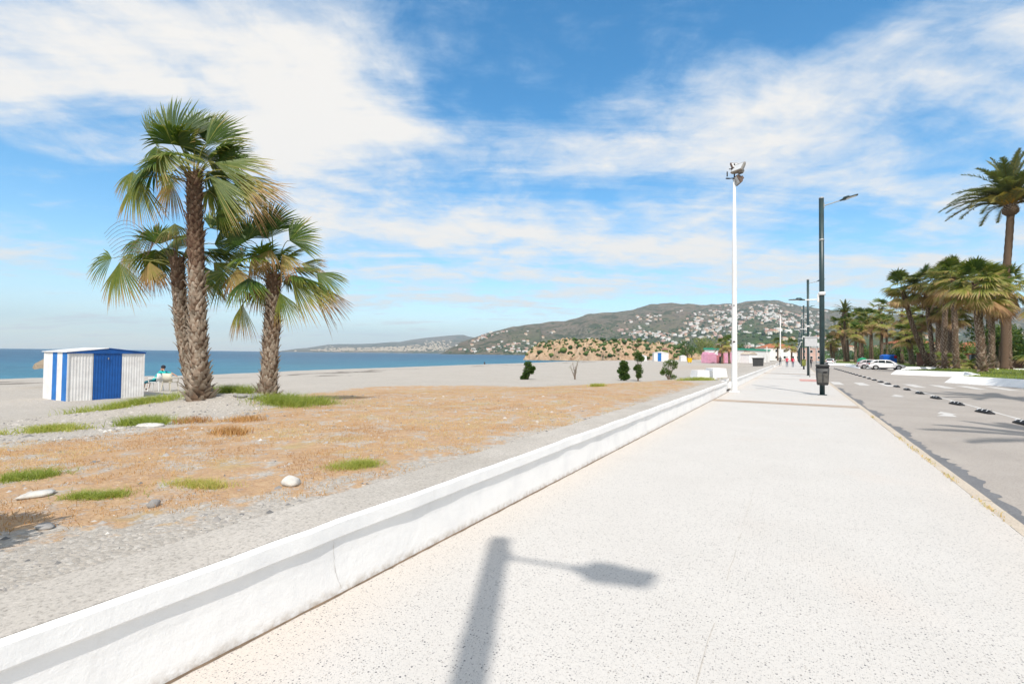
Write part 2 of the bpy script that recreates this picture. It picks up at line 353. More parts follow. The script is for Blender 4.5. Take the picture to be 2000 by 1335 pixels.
M['green_plastic'] = simple('green_plastic', (.012, .27, .12), .4, .15, 4, .05)
M['blue_plastic'] = simple('blue_plastic', (.01, .12, .55), .4, .15, 4, .05)
M['yellow_plastic'] = simple('yellow_plastic', (.75, .48, .01), .5, .12, 4, .05)
M['olive_plastic'] = simple('olive_plastic', (.22, .24, .05), .5, .2, 4, .05)
M['pink_paint'] = simple('pink_paint', (.72, .36, .50), .7, .2, 2, .05)
M['rose_paint'] = simple('rose_red_paint', (.55, .20, .22), .7, .2, 2, .05)
M['green_trim'] = simple('green_roof_trim', (.03, .33, .22), .6, .15, 3, .05)
M['house_white'] = simple('limewash', (.76, .75, .72), .85, .15, .3, .05)
M['house_cream'] = simple('cream_render', (.66, .56, .43), .85, .15, .3, .05)
M['house_pink'] = simple('pink_render', (.58, .40, .34), .85, .15, .3, .05)
M['terracotta'] = simple('terracotta_roof', (.42, .16, .08), .85, .3, 2, .2)
M['orange_wall'] = simple('orange_render', (.62, .20, .06), .85, .15, .5, .05)
M['brown_wall'] = simple('brown_wall_render', (.27, .15, .115), .9, .3, 1.5, .3)
M['door_grey'] = simple('slate_door_paint', (.10, .13, .16), .5, .15, 4, .05)
def rockmat():
    m, t, b, o = newmat('headland_rock'); c = ocoord(t)
    n1 = noise(t, c, .06, 6, .7, .4); n2 = noise(t, c, .35, 7, .75, .5); n3 = noise(t, c, 1.2, 5, .7)
    a = ramp(t, n2, [(.3, (.14, .085, .05)), (.45, (.42, .29, .19)), (.6, (.54, .40, .28)), (.8, (.66, .53, .42))])
    geo = nd(t, 'ShaderNodeNewGeometry'); s = nd(t, 'ShaderNodeSeparateXYZ'); t.links.new(geo.outputs['Normal'], s.inputs[0])
    top = mth(t, 'MULTIPLY', ramp(t, s.outputs[2], [(.55, (0, 0, 0)), (.85, (1, 1, 1))]), ramp(t, n1, [(.35, (0, 0, 0)), (.6, (1, 1, 1))]))
    a = mixc(t, mth(t, 'MULTIPLY', top, .7), a, ramp(t, n3, [(.35, (.30, .24, .12)), (.65, (.46, .35, .20))]))
    t.links.new(a, b.inputs['Base Color']); b.inputs['Roughness'].default_value = .95; b.inputs['Specular IOR Level'].default_value = .1; bump(t, b, n2, .9, 1.2); return m
M['rock'] = rockmat()
def hillmat(far=False):
    m, t, b, o = newmat('far_hill' if far else 'hillside'); c = ocoord(t); k = .45 if far else 1.
    n1 = noise(t, c, .0022*k, 6, .65, .3); n2 = noise(t, c, .014*k, 7, .7, .4); n3 = noise(t, c, .05*k, 5, .75)
    scrub = ramp(t, n3, [(.38, (.045, .05, .03)), (.5, (.12, .11, .075)), (.62, (.25, .215, .155))])
    earth = ramp(t, n2, [(.4, (.13, .105, .08)), (.6, (.30, .23, .165))])
    a = mixc(t, ramp(t, n1, [(.42, (0, 0, 0)), (.6, (1, 1, 1))]), scrub, earth)
    a = mixc(t, ramp(t, n2, [(.50, (0, 0, 0)), (.57, (.9, .9, .9))]), a, (.04, .055, .025))
    if not far:
        low = nd(t, 'ShaderNodeAttribute', attribute_name='wooded').outputs['Fac']
        a = mixc(t, mth(t, 'MULTIPLY', low, ramp(t, n3, [(.3, (.55, .55, .55)), (.55, (1, 1, 1))])), a, ramp(t, n2, [(.35, (.03, .06, .02)), (.6, (.07, .11, .035)), (.75, (.24, .21, .10))]))
    t.links.new(a, b.inputs['Base Color']); b.inputs['Roughness'].default_value = 1.; b.inputs['Specular IOR Level'].default_value = .0; bump(t, b, n3, .8, 12); return m
M['hill'] = hillmat(); M['farhill'] = hillmat(True)
def seamat():
    m, t, b, o = newmat('sea_water'); c = ocoord(t)
    n1 = noise(t, c, .9, 5, .6, .4, sc=(1, .45, 1), rot=.5); n2 = noise(t, c, .16, 5, .6, .3, sc=(.5, 1.4, 1), rot=-.4); n3 = noise(t, c, .018, 5, .6, sc=(1, 1, 1))
    sp = nd(t, 'ShaderNodeSeparateXYZ'); t.links.new(c, sp.inputs[0])
    shallow = ramp(t, mth(t, 'MULTIPLY', mth(t, 'ADD', sp.outputs[0], 330.), 1/260.), [(0, (.003, .048, .115)), (.55, (.005, .08, .16)), (1, (.02, .17, .235))])
    a = mixc(t, ramp(t, n3, [(.4, (0, 0, 0)), (.65, (.5, .5, .5))]), shallow, (.004, .055, .12))
    a = mixc(t, ramp(t, n2, [(.45, (0, 0, 0)), (.66, (.55, .55, .55))]), a, (.02, .16, .26))
    cap = mth(t, 'MULTIPLY', ramp(t, n1, [(.70, (0, 0, 0)), (.76, (1, 1, 1))]), ramp(t, n2, [(.5, (0, 0, 0)), (.6, (1, 1, 1))])); a = mixc(t, mth(t, 'MULTIPLY', cap, .35), a, (.7, .75, .78))
    t.links.new(a, b.inputs['Base Color']); b.inputs['Roughness'].default_value = .38; b.inputs['Specular IOR Level'].default_value = .28
    bump(t, b, mth(t, 'ADD', mth(t, 'MULTIPLY', n1, .6), mth(t, 'MULTIPLY', n2, 1.8)), .9, .55); return m
M['sea'] = seamat()
def leafmat(name, stops, transl=.35, rough=.45, spec=.35):
    m, t, b, out = newmat(name)
    a = nd(t, 'ShaderNodeAttribute', attribute_name='age').outputs['Fac']; c = ocoord(t)
    n = noise(t, c, 12, 4, .6); oi = nd(t, 'ShaderNodeObjectInfo').outputs['Random']
    f = mth(t, 'ADD', a, mth(t, 'MULTIPLY', mth(t, 'SUBTRACT', n, .5), .25)); f = mth(t, 'ADD', f, mth(t, 'MULTIPLY', mth(t, 'SUBTRACT', oi, .5), .10))
    col = ramp(t, f, stops); t.links.new(col, b.inputs['Base Color']); b.inputs['Roughness'].default_value = rough; b.inputs['Specular IOR Level'].default_value = spec
    tr = nd(t, 'ShaderNodeBsdfTranslucent'); bc = nd(t, 'ShaderNodeBrightContrast', i_Bright=.0, i_Contrast=0.); 
    mc = mixc(t, 1.0, col, (1.5, 1.6, .7), 'MULTIPLY'); t.links.new(mc, tr.inputs[0])
    ms = nd(t, 'ShaderNodeMixShader', i_0=transl); t.links.new(b.outputs[0], ms.inputs[1]); t.links.new(tr.outputs[0], ms.inputs[2]); t.links.new(ms.outputs[0], out.inputs[0]); return m
M['frond'] = leafmat('palm_leaf', [(0, (.032, .075, .009)), (.20, (.09, .14, .018)), (.42, (.25, .245, .055)), (.62, (.42, .27, .12)), (.82, (.27, .145, .065)), (1, (.13, .07, .035))], .20, .42)
M['date_frond'] = leafmat('date_palm_leaf', [(0, (.06, .085, .03)), (.4, (.13, .15, .055)), (.6, (.35, .24, .05)), (.8, (.50, .27, .05)), (1, (.30, .18, .08))], .25)
M['leaf'] = leafmat('shrub_leaf', [(0, (.02, .05, .012)), (.4, (.05, .11, .02)), (.7, (.12, .18, .04)), (1, (.25, .26, .10))], .3)
M['grass'] = leafmat('green_grass', [(0, (.20, .26, .05)), (.5, (.36, .40, .10)), (.8, (.50, .45, .15)), (1, (.58, .44, .22))], .4)
M['straw'] = leafmat('dry_grass', [(0, (.28, .13, .065)), (.35, (.50, .29, .13)), (.65, (.60, .395, .19)), (.85, (.64, .52, .32)), (1, (.42, .39, .17))], .25, .8, .1)
M['stub'] = leafmat('cut_leaf_base', [(0, (.09, .05, .035)), (.35, (.22, .15, .105)), (.7, (.38, .315, .25)), (1, (.52, .46, .39))], .0, .9, .1)
M['pebble'] = leafmat('pebbles', [(0, (.15, .15, .15)), (.4, (.36, .34, .32)), (.8, (.54, .51, .47)), (1, (.74, .71, .66))], .0, .85, .2)

# ================================================================== terrain
SH = np.array([(-60, -73), (17, -72.5), (27, -68), (48, -73.5), (66, -75.5), (95, -80), (139, -84), (177, -91), (235, -90), (300, -84), (345, -100), (591, -215), (1000, -440), (1678, -850), (3000, -1200)], float)
def shoreline(y): return np.interp(y, SH[:, 0], SH[:, 1])
def gz(x, y):
    x = np.asarray(x, float); y = np.asarray(y, float)
    s = x-shoreline(y)
    zb = np.where(s > 0, -2.0+1.7*(1-np.exp(-np.clip(s, 0, None)/16)), -2.0+.08*s); zb = np.maximum(zb, -5)
    d = -3.12-x
    k = sstep(1-d/np.interp(y, [13, 30], [20., 7.]))
    z = zb+(.44-zb)*k
    for (mx_, my_, rx, ry, a) in ((-13.2, 6.9, 2.1, 1.5, .26), (-12.5, 8.2, 1.5, 1.3, .16), (-15.2, 5.6, 1.6, 1.4, .06), (-14.6, 7.5, 1.6, 1.4, .16)):
        z = z+a*np.exp(-((x-mx_)/rx)**2-((y-my_)/ry)**2)
    z = z+(fbm(x*.5, y*.5, 4, 3)-.5)*.10*sstep(d/3)*np.where(s > 10, 1, 0)
    inl = x > -3.05
    zin = np.where(x < 15.9, -.36, np.where(x < 17, -.36+(x-15.9)*.3, -.03))
    zin = np.where(y > 420, -.03+.0*y, zin)
    return np.where(inl, zin, z)
def inpoly(x, y, P):
    c = np.zeros(np.shape(x), bool); n = len(P)
    for i in range(n):
        x1, y1 = P[i]; x2, y2 = P[(i+1) % n]
        cond = ((y1 > y) != (y2 > y)) & (x < (x2-x1)*(y-y1)/((y2-y1) or 1e-9)+x1); c ^= cond
    return c
def pdist(x, y, P):
    d = np.full(np.shape(x), 1e9); n = len(P)
    for i in range(n):
        x1, y1 = P[i]; x2, y2 = P[(i+1) % n]; ex, ey = x2-x1, y2-y1; L = ex*ex+ey*ey+1e-9
        t = np.clip(((x-x1)*ex+(y-y1)*ey)/L, 0, 1); d = np.minimum(d, np.hypot(x-x1-t*ex, y-y1-t*ey))
    return d
TURF = [(-3.2, 3.3), (-3.3, 22), (-5.6, 26.5), (-12, 26), (-17.5, 24.5), (-21.5, 20.5), (-19.5, 14.5), (-15.8, 10.6), (-12.2, 8.0), (-10.2, 6.4), (-10.0, 4.8), (-9.2, 3.1), (-9.8, 2.2), (-12.5, -1), (-9, -3), (-5.2, .4), (-4.0, .9), (-3.7, 1.6), (-3.4, 2.4)]
def turf(x, y):
    d = pdist(x, y, TURF); s = np.where(inpoly(x, y, TURF), d, -d)
    return np.clip(.5+s*.9, 0, 1)
def graded(a, b, d0, g, start):
    out = [a]; d = d0
    while out[-1] < b:
        out.append(out[-1]+d)
        if out[-1] > start: d *= g
    return out
xs = sorted(set([-3.05-v for v in graded(0, 900, .09, 1.035, 12)]+[-3.02, -2.9]+[-2.9+v for v in graded(0, 1200, 1.5, 1.12, 20)[1:]]))
ys = sorted(set([-1+v for v in graded(0, 1600, .11, 1.035, 22)]+[-1-v for v in graded(0, 120, 1.0, 1.2, 6)]))
X, Y = np.meshgrid(xs, ys); Z = gz(X, Y)
nx, ny = len(xs), len(ys); idx = np.arange(nx*ny).reshape(ny, nx)
Fq = np.stack([idx[:-1, :-1], idx[:-1, 1:], idx[1:, 1:], idx[1:, :-1]], -1).reshape(-1, 4)
X1, Y1, Z1 = X.ravel(), Y.ravel(), Z.ravel()
landm = np.where((X1 > 15.5), 1., 0.); landm = np.maximum(landm, np.clip((Y1-290)/60, 0, 1)*np.clip((X1-shoreline(Y1))/15, 0, 1))
# sandy-grassy patch by the huts far down the beach
d2 = np.exp(-((X1+14)/9)**2-((Y1-95)/38)**2)*.62
me = npmesh('ground', np.stack([X1, Y1, Z1], -1), Fq, M['ground'], True, dict(dry=np.maximum(turf(X1, Y1), d2), land=landm, shore=X1-shoreline(Y1)))
tag(link('ground', me), 'grey beach of gravel and sand with a mat of dry brown turf', None, None, 'structure')
sea = MB(); sea.add([(-16000, -9000, -1.8), (3000, -9000, -1.8), (3000, 16000, -1.8), (-16000, 16000, -1.8)], [(0, 1, 2, 3)])
tag(sea.build('sea', M['sea']), 'blue sea with small waves out to the horizon', kind='structure')

# ---- hills: heights as seen on a survey from the promenade, spread over real distances
RX = [560, 862, 900, 950, 1000, 1040, 1080, 1105, 1150, 1200, 1235, 1270, 1310, 1340, 1370, 1400, 1440, 1460, 1490, 1520, 1550, 1590, 1640, 1700, 1800, 1900, 2000, 2300, 2900]
RY = [700, 689, 667, 649, 637, 631, 627, 625, 612, 608, 603, 592, 589, 591, 593, 592, 592, 587, 584, 586, 592, 600, 606, 612, 611, 604, 598, 600, 640]
TT = (np.array(RX)-1000)/944.; HH = (691+(np.array(RX)-1000)*.0111-np.array(RY))/944.
def hz0(t): return np.interp(t, [-.15, .04, .18, 1., 2.], [2100, 1900, 620, 620, 500])
def hz1(t): return np.interp(t, [-.15, .04, .3, 1., 2.], [2900, 3300, 3600, 3600, 3000])
def hillz(Zd, t):
    h = np.interp(t, TT, HH); a, b = hz0(t), hz1(t); u = np.clip((Zd-a)/(b-a), 0, 1)
    g = np.where(t < .06, u**.62, .18*u+.82*u**1.15); g = np.where(Zd > b, 1-((Zd-b)/900)*.6, g)
    px_ = Zd*t
    nz = (fbm(px_/420., Zd/420., 5, 7)-.5)*np.sin(np.pi*np.clip(u, 0, 1))*190+(fbm(px_/90., Zd/90., 4, 9)-.5)*np.clip(u*8, 0, 1)*22
    rid = np.abs(fbm(px_/260.+.3*Zd/260., Zd/700., 4, 21)-.5)*2
    nz = nz-rid*120*np.sin(np.pi*np.clip(u, 0, 1))
    return -2.2+Zd*h*g+nz*np.clip(h*10, 0, 1)
def w3(Zd, t, z): # (distance west-north-west, tangent of bearing) -> world
    return np.stack([-.5055*Zd+.8628*Zd*t, .8628*Zd+.5055*Zd*t, z], -1)
tg = np.linspace(-.16, 1.9, 520); ug = np.linspace(0, 1.25, 130)
Tg, Ug = np.meshgrid(tg, ug); Zg = hz0(Tg)+(hz1(Tg)-hz0(Tg))*Ug
Hg = hillz(Zg, Tg)
P = w3(Zg, Tg, Hg); ii = np.arange(P.shape[0]*P.shape[1]).reshape(P.shape[0], P.shape[1])
Fh = np.stack([ii[:-1, :-1], ii[:-1, 1:], ii[1:, 1:], ii[1:, :-1]], -1).reshape(-1, 4)
wd = np.clip(1.45-Ug*2.0+(fbm(Zg*Tg/300., Zg/300., 3, 5)-.5)*1.2, 0, 1)*np.clip((Tg+.05)*6, 0, 1)
me = npmesh('hills', P.reshape(-1, 3), Fh, M['hill'], True, dict(wooded=wd.ravel()))
tag(link('hills', me), 'grey green hills rising behind the bay', kind='structure')
FX = [500, 545, 580, 600, 640, 660, 700, 730, 765, 780, 800, 830, 850, 870, 890, 905, 915, 940, 980, 1060]; FY = [687, 685, 680, 678.5, 672, 671, 671, 670, 667, 667, 663, 659, 657, 655, 653.5, 653, 656, 660, 662, 665]
FT = (np.array(FX)-1000)/944.; FH = (691+(np.array(FX)-1000)*.0111-np.array(FY))/944.
def farz(Zd, t):
    h = np.interp(t, FT, FH); u = np.clip((Zd-5200)/3600, 0, 1); g = np.clip(u, 0, 1)**.55; g = np.where(Zd > 8800, 1-(Zd-8800)/2000*.6, g)
    cl = np.clip((Zd-5200)/60, 0, 1)*22*np.clip((t+.47)*6, 0, 1)*(.5+fbm(t*60, Zd*0+.5, 3, 2))
    return -3+np.maximum(Zd*h*g, cl)+(fbm(Zd*t/500., Zd/500., 4, 31)-.5)*110*np.sin(np.pi*u)*np.clip(h*30, 0, 1)
tg = np.linspace(-.53, .06, 330); zg = np.concatenate([[5190, 5215, 5260], np.linspace(5330, 9600, 60)]); Tg, Zg = np.meshgrid(tg, zg); P = w3(Zg, Tg, farz(Zg, Tg))
ii = np.arange(P.shape[0]*P.shape[1]).reshape(P.shape[0], P.shape[1]); Fh = np.stack([ii[:-1, :-1], ii[:-1, 1:], ii[1:, 1:], ii[1:, :-1]], -1).reshape(-1, 4)
tag(link('far_hills', npmesh('far_hills', P.reshape(-1, 3), Fh, M['farhill'], True)), 'low blue hills across the bay', kind='structure')

# ---- rocky headland
def headz(a, b):
    """a along its length 0..1 (sea end to land end), b across 0..1"""
    L = np.interp(a, [0, .015, .05, .12, .25, .45, .62, .68, .72, .85, .95, 1.], [0, .5, .82, .96, 1., .97, .86, .74, .84, .66, .3, .04])
    Wd = np.clip(1-np.abs(2*b-1)**3.2, 0, 1)**.6
    return L*Wd
ag = np.linspace(0, 1, 260); bgd = np.linspace(0, 1, 60); Ag, Bg = np.meshgrid(ag, bgd)
LX = -150+Ag*112; WY = 45
Px = -139+Ag*96+(fbm(Ag*9, Bg*6, 3, 4)-.5)*3; Py = 247+Ag*34+Bg*WY+(fbm(Ag*14, Bg*8, 4, 8)-.5)*9
Pz = -2.6+headz(Ag, Bg)*(13.0+(fbm(Ag*10, Bg*5, 3, 6)-.5)*3.6)+(fbm(Ag*50, Bg*18, 5, 12)-.5)*6.5*np.clip(headz(Ag, Bg)*4, 0, 1)
P = np.stack([Px, Py, Pz], -1); ii = np.arange(P.shape[0]*P.shape[1]).reshape(P.shape[0], P.shape[1]); Fh = np.stack([ii[:-1, :-1], ii[:-1, 1:], ii[1:, 1:], ii[1:, :-1]], -1).reshape(-1, 4)
tag(link('rocky_headland', npmesh('rocky_headland', P.reshape(-1, 3), Fh, M['rock'], True)), 'low ochre rock headland dotted with bushes in the water', kind='structure')
ICO_V = None
def ico(sub=1):
    import bmesh
    bm = bmesh.new(); bmesh.ops.create_icosphere(bm, subdivisions=sub, radius=1); bm.verts.ensure_lookup_table()
    V = np.array([v.co[:] for v in bm.verts]); F = np.array([[v.index for v in f.verts] for f in bm.faces]); bm.free(); return V, F
IV, IF = ico(1); IV2, IF2 = ico(2)
def blobs(name, cen, rad, mat, seed=1, squash=.7, rough=.35, age=(0, 1), sub=1):
    rng = np.random.default_rng(seed); V0, F0 = (IV, IF) if sub == 1 else (IV2, IF2); n = len(cen)
    cen = np.asarray(cen, float); rad = np.asarray(rad, float)
    V = V0[None]*(1+(rng.random((n, len(V0), 1))-.5)*rough*2)*rad[:, None, None]*np.array([1, 1, squash])+cen[:, None]
    F = F0[None]+np.arange(n)[:, None, None]*len(V0)
    return npmesh(name, V.reshape(-1, 3), F.reshape(-1, 3), mat, False, dict(age=np.repeat(rng.uniform(*age, n), len(V0))))
rng = np.random.default_rng(5)
a = rng.random(900)**.9; b = rng.random(900)**1.6*.8; j0 = (b*59).astype(int); i0 = (a*259).astype(int); c = P[j0, i0]
ok = (headz(a, b) > .3); c = c[ok]; r = rng.uniform(.5, 1.15, len(c))*np.exp(rng.normal(0, .35, len(c))); c[:, 2] += r*.15
tag(link('headland_scrub', blobs('headland_scrub', c, r, M['leaf'], 3, .65, .35, (.1, .75))), 'dark low bushes scattered over the headland', 'scrub', kind='stuff')

# ================================================================== promenade, road, wall
def sheet(name, x0, x1, y0, y1, z, mat, label, nx=1, ny=1):
    b = MB(); b.add([(x0, y0, z), (x1, y0, z), (x1, y1, z), (x0, y1, z)], [(0, 1, 2, 3)])
    return tag(b.build(name, mat), label, kind='structure')
sheet('promenade', -2.70, 1.78, -25, 330, 0, M['terrazzo'], 'pale terrazzo promenade walk speckled with dark chips')
sheet('road', 1.90, 17.5, -25, 420, -.12, M['asphalt'], 'sun bleached grey asphalt road and parking strip')
for i, (y0, w, sk) in enumerate(((18.70, .82, .13), (40.5, .30, .03), (52.5, 1.6, .03), (63., .5, 0), (74, .8, 0), (96, .8, 0))):
    b = MB(); b.add([(-2.6, y0, .004), (1.77, y0+sk, .004), (1.77, y0+sk+w, .004), (-2.6, y0+w, .004)], [(0, 1, 2, 3)])
    tag(b.build('paving_band', M['band']), 'brown paving band crossing the pale promenade', kind='structure')
b = MB(); b.add([(.27, 37.7, .008), (1.77, 37.7, .008), (1.77, 41.3, .008), (.27, 41.3, .008)], [(0, 1, 2, 3)])
tag(b.build('tactile_paving', M['pink']), 'pink paving patch at the crossing', kind='structure')
b = MB(); rr = random.Random(4)
for (x0, y0, x1, y1) in ((-.43, 6.6, -.42, -2), (-2.6, 12.4, 1.77, 12.9)):
    n = 40; pv = []
    for i in range(n+1):
        t = i/n; w = rr.uniform(.0008, .002); ox = rr.uniform(-.006, .006)
        ddx, ddy = x1-x0, y1-y0; L = math.hypot(ddx, ddy); nxx, nyy = -ddy/L, ddx/L
        cx_, cy_ = x0+ddx*t+nxx*ox, y0+ddy*t+nyy*ox; pv += [(cx_-nxx*w, cy_-nyy*w, .003), (cx_+nxx*w, cy_+nyy*w, .003)]
    b.add(pv, [(2*i, 2*i+2, 2*i+3, 2*i+1) for i in range(n) if rr.random() > .25])
tag(b.build('hairline_joint', M['coping']), 'thin hairline joints in the promenade', kind='structure')
# kerb: stones one by one
kr = empty('kerb', (1.85, 0, 0)); kr['kind'] = 'structure'; kr['label'] = 'pale stone kerb between promenade and road'
kb = MB(); kb.box((0, .5, -.07), (.135, .988, .142)); km = kb.mesh('kerb_stone', M['kerb'])
for i in range(60):
    link('kerb_stone', km, kr, (rr.uniform(-.003, .003), i-1.5, rr.uniform(-.004, .003)), (0, 0, rr.uniform(-.002, .002)))
kb = MB(); kb.box((0, 200, -.07), (.135, 283, .14)); q = kb.build('kerb_run', M['kerb'], kr); q['kind'] = 'stuff'
# dirt and weeds in the kerb joint, tar strip in the gutter
b = MB(); pts = []; n = 260
for i in range(n+1):
    y = 2+i*.12; w = .16+.20*float(fbm(np.array(y*.7), np.array(1.), 3, 5))+rr.uniform(-.05, .05)+(.1 if math.sin(y*1.4) > .3 else 0); pts += [(1.925, y, -.116), (1.925+w, y, -.116)]
b.add(pts, [(2*i, 2*i+1, 2*i+3, 2*i+2) for i in range(n)]); tag(b.build('gutter_tar', M['tar']), 'dark ragged tar strip along the kerb', kind='structure')
# sea wall
def wallseg(name, y0, y1, x0, x1, label):
    root = empty(name, (x1, y0, 0), 0, label, 'wall')
    n = max(2, int((y1-y0)/.12)) if y1 < 30 else max(2, int((y1-y0)/1.5))
    yy = np.linspace(0, y1-y0, n+1); w = fbm(yy*1.7, yy*0+3, 3, 2)-.5; w2 = fbm(yy*2.3, yy*0+9, 4, 12)-.5
    # body
    V = []; wd = x1-x0
    prof = [(-wd+.02, .0), (-wd+.02, .372), (-.0, .372), (-.004, .25), (.0, .12), (.006, -.02)]
    for i, y in enumerate(yy):
        for (px_, pz_) in prof: V.append((px_+(w[i]*.012 if px_ > -.1 else 0), y, pz_))
    k = len(prof); F = [(i*k+j, i*k+j+1, (i+1)*k+j+1, (i+1)*k+j) for i in range(n) for j in range(k-1)]
    F += [tuple(range(k-1, -1, -1)), tuple(n*k+j for j in range(k))]
    o = link('wall_face', npmesh('wall_face', V, F, M['plaster'], False), root)
    prof = [(-.06, .374), (.026, .374), (.032, .384), (.032, .474), (.024, .486), (-.004, .4905), (-.07, .4905)]; V = []
    for i, y in enumerate(yy):
        for j, (px_, pz_) in enumerate(prof): V.append((px_+w2[i]*.022*(1 if px_ > -.05 else .6), y, pz_+w[i]*.016*(1 if j > 2 else .5)))
    k = len(prof); F = [(i*k+j, i*k+j+1, (i+1)*k+j+1, (i+1)*k+j) for i in range(n) for j in range(k-1)]; F += [tuple(range(k-1, -1, -1)), tuple(n*k+j for j in range(k))]
    link('coping_lip', npmesh('coping_lip', V, F, M['plaster'], False), root)
    V = []
    for i, y in enumerate(yy):
        V += [(-wd-.02+w2[i]*.05, y, .30), (-wd+.01+w2[i]*.05, y, .486+w[i]*.012), (-.004+w2[i]*.02, y, .4945+w[i]*.015), (-.05, y, .40)]
    F = [(i*4+j, i*4+j+1, (i+1)*4+j+1, (i+1)*4+j) for i in range(n) for j in range(3)]+[(3, 2, 1, 0), (n*4, n*4+1, n*4+2, n*4+3)]
    link('coping_top', npmesh('coping_top', V, F, M['coping'], False), root)
    return root
w1 = wallseg('sea_wall', -8, 23.3, -3.12, -2.62, 'long low whitewashed wall with grey concrete top from foreground to the white floodlight pole')
wallseg('sea_wall', 23.32, 26.2, -3.12, -2.86, 'short recessed piece of white wall just behind the floodlight pole')
wallseg('sea_wall', 26.22, 78, -3.12, -2.62, 'far stretch of low white wall beyond the floodlight pole')
wallseg('sea_wall', 84, 190, -3.12, -2.62, 'most distant white wall running toward the white building')
# crack in plaster face
b = MB(); pv = []
for i in range(26):
    t = i/25; z = .36-.33*t; y = 3.02+.12*t*t-.05*t+rr.uniform(-.004, .004)+10; 
    y = 10.95-8-(-.0)+0 if False else 2.18+8+(.10*t*t-.03*t)+rr.uniform(-.003, .003); wv = rr.uniform(.0006, .0016); pv += [(.0075, y-wv, z), (.0075, y+wv, z)]
b.add(pv, [(2*i, 2*i+1, 2*i+3, 2*i+2) for i in range(25)]); b.build('crack', M['coping'], w1)
# dark dirt line where wall meets walk
b = MB(); pv = []
for i in range(400):
    y = .3+i*.06; w = .006+.010*abs(math.sin(i*.37))*rr.random()+.004*rr.random(); pv += [(-2.63, y, .0025), (-2.605+w, y, .0025)]
b.add(pv, [(2*i, 2*i+1, 2*i+3, 2*i+2) for i in range(399)]); tag(b.build('dirt_seam', M['wood']), 'thin line of dirt at the foot of the wall', kind='structure')
# road markings
def mark(name, poly, label, mat='white_paint', z=-.116):
    b = MB(); b.add([(x, y, z) for x, y in poly], [tuple(range(len(poly)))]); return tag(b.build(name, M[mat]), label, kind='structure')
for i in range(9):
    x0 = 2.15+i*1.35
    if x0 < 12.5: mark('crossing_stripe', [(x0, 37.3), (x0+.55, 37.3), (x0+.55, 41.2), (x0, 41.2)], 'white zebra crossing stripe')
mark('lane_line', [(5.55, 4), (5.66, 4), (5.66, 37), (5.55, 37)], 'thin pale lane line beside the dividers')
mark('lane_line', [(5.55, 42), (5.66, 42), (5.66, 140), (5.55, 140)], 'thin pale lane line beyond the crossing')
for (ax, ay) in ((4.1, 20.0), (4.1, 28.3)):
    mark('arrow_marking', [(ax-.42, ay-.9), (ax-.1, ay-.1), (ax-.25, ay-.1), (ax, ay+.75), (ax+.25, ay-.1), (ax+.1, ay-.1), (ax+.06, ay-.9)], 'small white arrow painted on the cycle lane')
# ragged pale patches at kerb
for k_, (yy_) in enumerate((11.4, 10.3, 9.5, 8.4)):
    pass
# planters
def planter(poly, h, label, seed):
    root = empty('planter', (poly[0][0], poly[0][1], -.12), 0, label, 'planter'); ox, oy = poly[0]
    pl_ = [(x-ox, y-oy) for x, y in poly]; cx_ = sum(p[0] for p in pl_)/len(pl_); cy_ = sum(p[1] for p in pl_)/len(pl_)
    outer = pl_; inn = []
    n = len(pl_)
    for i in range(n):
        vx, vy = cx_-pl_[i][0], cy_-pl_[i][1]; L = math.hypot(vx, vy); inn.append((pl_[i][0]+vx/L*.42, pl_[i][1]+vy/L*.42))
    base = [(p[0]-(cx_-p[0])/math.hypot(cx_-p[0], cy_-p[1])*.60, p[1]-(cy_-p[1])/math.hypot(cx_-p[0], cy_-p[1])*.60) for p in pl_]
    V = [(x, y, 0) for x, y in base]+[(x, y, h) for x, y in outer]+[(x, y, h) for x, y in inn]+[(x, y, h-.08) for x, y in inn]
    F = []
    for a_ in range(3):
        for i in range(n): F.append((a_*n+i, a_*n+(i+1) % n, (a_+1)*n+(i+1) % n, (a_+1)*n+i))
    b = MB(); b.add(V, F); b.build('planter_wall', M['plaster'], root)
    b = MB(); rg = 8; V = []
    for r_i in range(rg+1):
        f = 1-r_i/rg
        for i in range(n):
            V.append((cx_+(inn[i][0]-cx_)*f, cy_+(inn[i][1]-cy_)*f, h-.07+.22*(1-f**2)))
    F = [(r_i*n+i, r_i*n+(i+1) % n, (r_i+1)*n+(i+1) % n, (r_i+1)*n+i) for r_i in range(rg) for i in range(n)]
    b.add(V, F); b.build('turf_bed', M['turf'], root)
    # grass blades
    rg_ = np.random.default_rng(seed); m_ = 5000; i_ = rg_.integers(0, n, m_); f = np.sqrt(rg_.random(m_))*.98; t = rg_.random(m_)
    I = np.array(inn); p = I[i_]*(1-t[:, None])+I[(i_+1) % n]*t[:, None]; p = np.array([cx_, cy_])+(p-np.array([cx_, cy_]))*f[:, None]
    z = h-.07+.22*(1-f**2)
    o = link('grass_cover', blades(np.stack([p[:, 0], p[:, 1], z], -1), .12, .03, rg_, M['grass'], (.0, .7)), root); o['kind'] = 'stuff'
    return root
